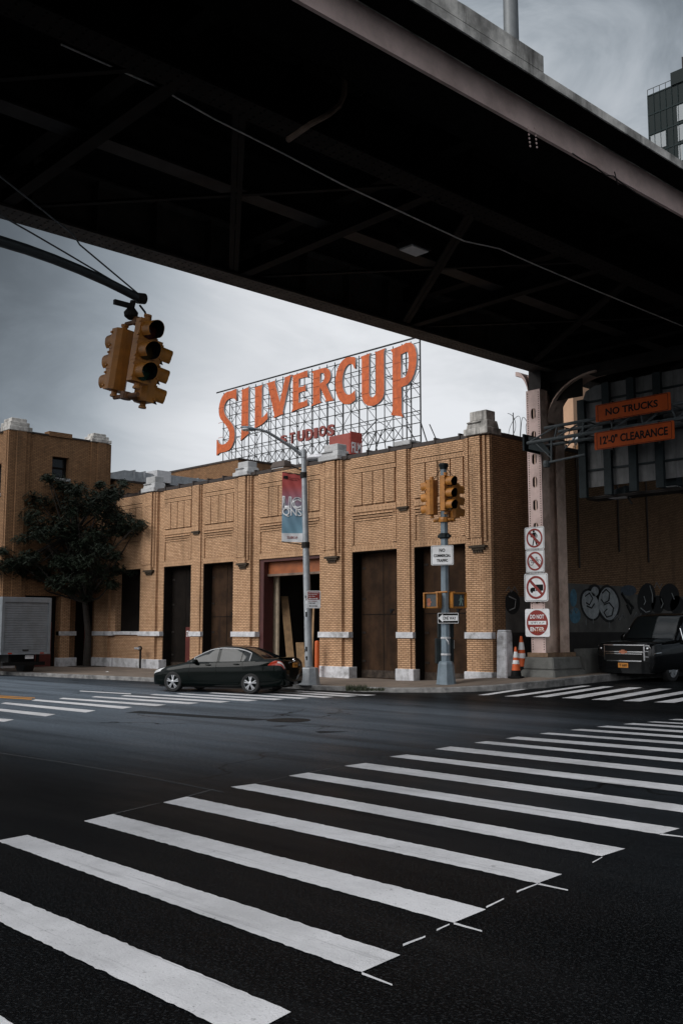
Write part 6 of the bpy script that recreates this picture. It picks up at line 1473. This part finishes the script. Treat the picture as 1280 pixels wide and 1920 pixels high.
# large black SUV coming down the side street
fx_ = onY(1171, 1240, 27.2); gz = .30
KS = (onY(1225, 1240, 27.2).x - onY(1117, 1240, 27.2).x) / 1.86
UP = dict(L=5.18, paint=M_CARB,
  ztop=[(0, .98), (.03, 1.06), (.12, 1.10), (.6, 1.14), (1.25, 1.17), (1.5, 1.19), (5.0, 1.2), (5.18, 1.1)],
  zsh=[(0, .93), (.03, 1.0), (.12, 1.03), (.6, 1.06), (1.25, 1.09), (1.5, 1.12), (5.0, 1.14), (5.18, 1.05)],
  zbot=[(0, .28), (.1, .24), (.6, .26), (4.8, .30), (5.18, .42)],
  hw=[(0, .86), (.03, .91), (.12, .95), (.4, .99), (1, 1.01), (4.5, 1.01), (5.0, .98), (5.18, .90)],
  cab=(1.30, 5.10), roof=[(1.30, 1.10), (1.55, 1.30), (1.92, 1.66), (2.15, 1.83), (2.5, 1.885), (3.5, 1.89), (4.6, 1.86), (4.9, 1.76), (5.06, 1.3), (5.10, 1.12)],
  xr0=2.1, xr1=4.7, wb=.95, wrf=.80, lean=0, side_glass=[(1.76, 2.72), (2.84, 3.72), (3.84, 4.72)], windscreen=(1.40, 2.08), rear=None, wheels=(.98, 3.93), wr=.40, track=.86, arch=.455, fr=[0, .24, .48, .72, .88, .965, .992, 1.0, 1.0], rim=M_TRIMG, spokes=6, split=False, trim=M_CHROME)
SV = thing('suv', 'large black SUV with chrome grille waiting in the shaded side street', 'SUV', (fx_.x, 27.2, road_z(fx_.x, 28.2) - .03), pi / 2)
SV.scale = (KS, KS, KS * 1.06); ROOTM[SV.name] = ROOTM[SV.name] @ Matrix.Diagonal((KS, KS, KS * 1.06, 1))
body2, cab2, ring2 = make_car(SV, UP)
q = MB()
def frp(y, z): return (-.035 - .02 * (1 - (y / .9) ** 2), y, z)
def frbar(mb, y0, y1, z0, z1, d=.0, n=8):
    vs = []
    for i in range(n + 1):
        y = y0 + (y1 - y0) * i / n; x = -.03 - .05 * (1 - (y / .95) ** 2) + d + .16 * (abs(y) / .86) ** 7
        vs += [(x, y, z0), (x, y, z1), (x + .06, y, z1), (x + .06, y, z0)]
    mb.add(vs, [(4 * i + j, 4 * i + 4 + j, 4 * i + 4 + (j + 1) % 4, 4 * i + (j + 1) % 4) for i in range(n) for j in range(4)] + [(0, 1, 2, 3), (4 * n, 4 * n + 3, 4 * n + 2, 4 * n + 1)])
frbar(q, -.62, .62, .60, 1.0, .0); gr = q.build('grille', M_BLK, SV)
q = MB(); frbar(q, -.66, .66, 1.0, 1.026, -.015); frbar(q, -.60, .60, .815, .845, -.015); frbar(q, -.58, .58, .765, .785, -.015); frbar(q, -.56, .56, .57, .60, -.015)
for sd in (-1, 1): frbar(q, sd * .62, sd * .66, .60, .985, -.015, 2)
q.build('chrome_frame', M_CHROME, gr)
q = MB(); q.prismx([(-.13, .80), (-.055, .80), (-.055, .775), (.055, .775), (.055, .80), (.13, .80), (.115, .86), (.055, .86), (.055, .885), (-.055, .885), (-.055, .86), (-.115, .86)], -.115, -.10); q.build('emblem', mat('bronze_emblem', (.42, .16, .09), .35, .5, var=.1), gr)
for sd in (-1, 1):
    hl = patch(body2, .03, .42, 5.6, 8.0, sd, .012, fx=lambda u, v: .0 + .40 * u * (.6 + .4 * v)).build('headlight', mat('headlight_smoke', (.015, .016, .017), .1, var=.1, spec=.3), SV, smooth=60)
    q = MB(); frbar(q, sd * .68, sd * .86, .70, .99, .0, 4); q.build('headlight_face', MATS['headlight_smoke'], hl)
    q = MB(); frbar(q, sd * .67, sd * .87, .985, 1.012, -.012, 4); frbar(q, sd * .67, sd * .87, .835, .855, -.012, 4); frbar(q, sd * .67, sd * .87, .69, .71, -.012, 4)
    q.path([body2(.02 + .38 * i / 8, 7.9, sd, .016) for i in range(9)], .012, 4); q.path([body2(.02 + .26 * i / 8, 5.7, sd, .016) for i in range(9)], .012, 4); q.build('chrome_strip', M_CHROME, hl)
    MB().lathe([(.035, -.055), (.03, -.065), (.004, -.068)], 16, (0, sd * .75, .92), 'x').build('bulb', M_CHROME, hl)
    q = MB(); q.path([body2(x, 5.0, sd, .003) for x in [1.55 + .0 * i for i in range(2)]] if False else [body2(1.62, j, sd, .002) for j in (3.6, 5, 6.5, 8)], .007, 4); q.path([body2(2.78, j, sd, .002) for j in (3.6, 5, 6.5, 8)], .007, 4); q.path([body2(3.5, j, sd, .002) for j in (5.0, 6.5, 8)], .007, 4); q.build('door_seam', M_BLK, SV)
    p = cab2(1.95, .4, sd); MB().ell((p.x - .02, p.y + sd * .18, p.z + .06), (.10, .15, .12)).build('wing_mirror', M_CARB, SV, smooth=60)
    for x in (2.55, 3.6): p = body2(x, 7.0, sd); MB().ell((p.x, p.y + sd * .02, p.z), (.12, .025, .022)).build('door_handle', M_CARB, SV, smooth=60)
    q = MB(); q.tube((2.4, sd * .62, 1.90), (4.6, sd * .62, 1.92), .02); q.build('roof_rail', M_DKST, SV)
q = MB(); frbar(q, -.86, .86, .25, .56, -.03, 10); q.build('bumper', M_CARB, SV, smooth=30)
q = MB(); q.box(-.125, -.10, -.16, .16, .40, .53); pl_ = q.build('licence_plate', M_PLATE, SV)
text_fit('lettering', 'T 680', M_SIGNB, pl_, 0, .465, .24, .07, -.001, .003, .01, M=Matrix.Translation((-.126, 0, 0)) @ Rz(-pi / 2))
MB().ell((1.9, .0, 1.60), (.02, .12, .035)).build('mirror', M_BLK, SV)

# box truck parked at the left kerb, its roller door toward us
XTk = -37.5; ztk = onX(60, 1120, XTk).z; yl = onX(3, 1180, XTk).y; yr = onX(95.5, 1180, XTk).y; zb_ = onX(60, 1222, XTk).z
TK = thing('box_truck', 'silver box truck parked at the left kerb with its ribbed roller door closed', 'truck', (XTk, (yl + yr) / 2, 0))
MB().box(XTk - 5.5, XTk - .05, yl, yr, zb_, ztk).build('cargo_box', M_TRUCK, TK, world=True, bevel=.03)
m = MB(); m.box(XTk - .05, XTk + .01, yl, yl + .12, zb_, ztk - .01); m.box(XTk - .05, XTk + .01, yr - .10, yr, zb_, ztk - .01); m.box(XTk - .05, XTk + .01, yl + .12, yr - .10, ztk - .20, ztk - .01); m.box(XTk - .05, XTk + .03, yl, yr, zb_ - .10, zb_); fo = m.build('door_frame', M_TRUCK, TK, world=True)
m = MB(); nr_ = 20; z0, z1 = zb_ + .01, ztk - .27
prof = []
for k in range(nr_): a = z0 + (z1 - z0) * k / nr_; d = (z1 - z0) / nr_; prof += [(a, -.030), (a + d * .74, -.030), (a + d * .80, -.060), (a + d * .94, -.060)]
vs = []
for z, dx in prof: vs += [(XTk + dx, yl + .12, z), (XTk + dx, yr - .10, z)]
m.add(vs, [(2 * i, 2 * i + 1, 2 * i + 3, 2 * i + 2) for i in range(len(prof) - 1)]); rd = m.build('roller_door', M_TRUCK, TK, world=True)
m = MB(); m.box(XTk - .03, XTk + .02, (yl + yr) / 2 - .12, (yl + yr) / 2 + .12, zb_ + .04, zb_ + .09); m.build('latch', M_DKST, rd, world=True)
MB().box(XTk - 5.4, XTk - .3, yl + .5, yr - .5, .55, zb_ - .1).build('chassis', M_BLK, TK, world=True)
m = MB(); m.box(XTk - .25, XTk - .1, yl + .15, yr - .15, .42, .56); m.box(XTk - .2, XTk - .12, yl + .4, yl + .5, .5, zb_); m.box(XTk - .2, XTk - .12, yr - .5, yr - .4, .5, zb_); m.build('bumper', M_BLK, TK, world=True)
for k, y in enumerate((yl + .3, yr - .45)):
    MB().box(XTk + .031, XTk + .045, y, y + .16, zb_ - .08, zb_ - .03).build('tail_light', M_LAMPR, TK, world=True)
MB().box(XTk - .12, XTk - .09, yl + 1.1, yl + 1.45, zb_ - .28, zb_ - .14).build('licence_plate', M_SIGNW, TK, world=True)
for wx in (XTk - 1.5, XTk - 7):
    for y in (yl + .3, yr - .3):
        MB().lathe([(.22, -.22), (.40, -.22), (.44, -.15), (.44, .15), (.40, .22), (.22, .22)], 28, (wx, y, .44), 'y').build('wheel', M_RUB, TK, world=True, smooth=40)
MB().box(XTk - 7.9, XTk - 5.6, yl + .15, yr - .15, .5, 2.3).build('cab', M_TRUCK, TK, world=True, bevel=.12); MB().box(XTk - 7.92, XTk - 7.0, yl + .2, yr - .2, 1.5, 2.2).build('cab_window', M_GLASS, TK, world=True)

# ------------------------------------------------------------------ street tree
tb = Vector((-38.6, 21.9, 0)); tb = onG(163, 1250, 0, walk_z); tz = walk_z(tb.x, tb.y); td = tb.dot(vF)
TR = thing('tree', 'dark leafy street tree with drooping foliage in front of the brick tower', 'tree', (tb.x, tb.y, tz))
rr = random.Random(11)
clumps = []
def cp(px, py, dd): q = onD(px, py, td + dd); return q
spec = [(110, 905, 22), (140, 915, 26), (70, 930, 22), (100, 945, 30), (150, 950, 32), (60, 965, 26), (185, 935, 26), (215, 925, 20), (200, 960, 30), (235, 968, 24), (262, 985, 16), (240, 990, 18), (120, 985, 30), (80, 995, 22), (215, 992, 20),
        (55, 1040, 22), (20, 1055, 24), (-15, 1060, 26), (90, 1035, 20), (120, 1050, 28), (160, 1045, 26), (195, 1030, 20), (150, 1080, 26), (110, 1085, 22), (190, 1065, 22), (75, 1070, 22), (40, 1075, 18), (225, 1062, 14), (170, 1100, 18), (205, 1090, 14), (135, 1105, 14), (180, 1000, 26), (150, 1015, 22), (45, 1005, 14), (228, 905, 9), (190, 905, 10), (215, 1040, 12), (245, 1068, 8), (5, 1030, 14), (160, 1115, 10), (90, 896, 12)]
lf = MB(); br = MB()
k0 = onD(163, 1000, td); pxm = (onD(263, 1000, td) - onD(163, 1000, td)).length / 100
sway = [Vector((tb.x, tb.y, tz - .1)), cp(166, 1190, .0), cp(160, 1130, .1), cp(150, 1070, 0), cp(140, 1000, 0), cp(130, 940, .1)]
br.path(sway, .12, 9, radii=[.19, .15, .135, .11, .075, .03])
for px, py, r in spec:
    for rep in range(2):
        c = cp(px + rr.uniform(-5, 5), py + rr.uniform(-5, 5), rr.uniform(-2.4, .5)); R = r * pxm * rr.uniform(.8, 1.1)
        s = sway[2 + rr.randrange(3)]; m_ = s.lerp(c, .55) + Vector((0, 0, -.25)); br.path([s, m_, c], .03, 5, radii=[.055, .035, .012])
        for k in range(int(95 * (R / .5) ** 1.7) + 16):
            d = Vector((rr.gauss(0, 1), rr.gauss(0, 1), rr.gauss(0, 1))).normalized(); rad = R * rr.random() ** .45
            p = c + Vector((d.x * rad * 1.1, d.y * rad * 1.1, d.z * rad * .72))
            # a drooping spray of leaflets on one stalk
            az = rr.uniform(0, 2 * pi); out = Vector((cos(az), sin(az), -rr.uniform(.15, .9))).normalized(); sdv = out.cross(Vector((0, 0, 1))).normalized(); Ls = rr.uniform(.16, .30)
            for i in range(4):
                b_ = p + out * Ls * i / 4
                for sg in (-1, 1):
                    dv = (out * .7 + sdv * sg * .8 + Vector((0, 0, -.45))).normalized(); ll = rr.uniform(.08, .14); wv = dv.cross(Vector((rr.uniform(-.3, .3), rr.uniform(-.3, .3), 1))).normalized() * ll * .19
                    lf.add([b_, b_ + dv * ll * .5 + wv, b_ + dv * ll, b_ + dv * ll * .5 - wv], [(0, 1, 2, 3)])
br.build('trunk', M_BARK, TR, world=True, smooth=60)
me = bpy.data.meshes.new('crown'); inv = rootm(TR).inverted(); me.from_pydata([tuple(inv @ v) for v in lf.v], [], lf.f); me.materials.append(M_LEAF)
o = bpy.data.objects.new('crown', me); COL.objects.link(o); o.parent = TR
print('leaves', len(lf.f))
MB().box(-.7, .7, -.6, .6, .0, .115 - .10 + .01).build('tree_pit', mat('soil', (.03, .024, .018), .95, var=.4, scale=12), TR)
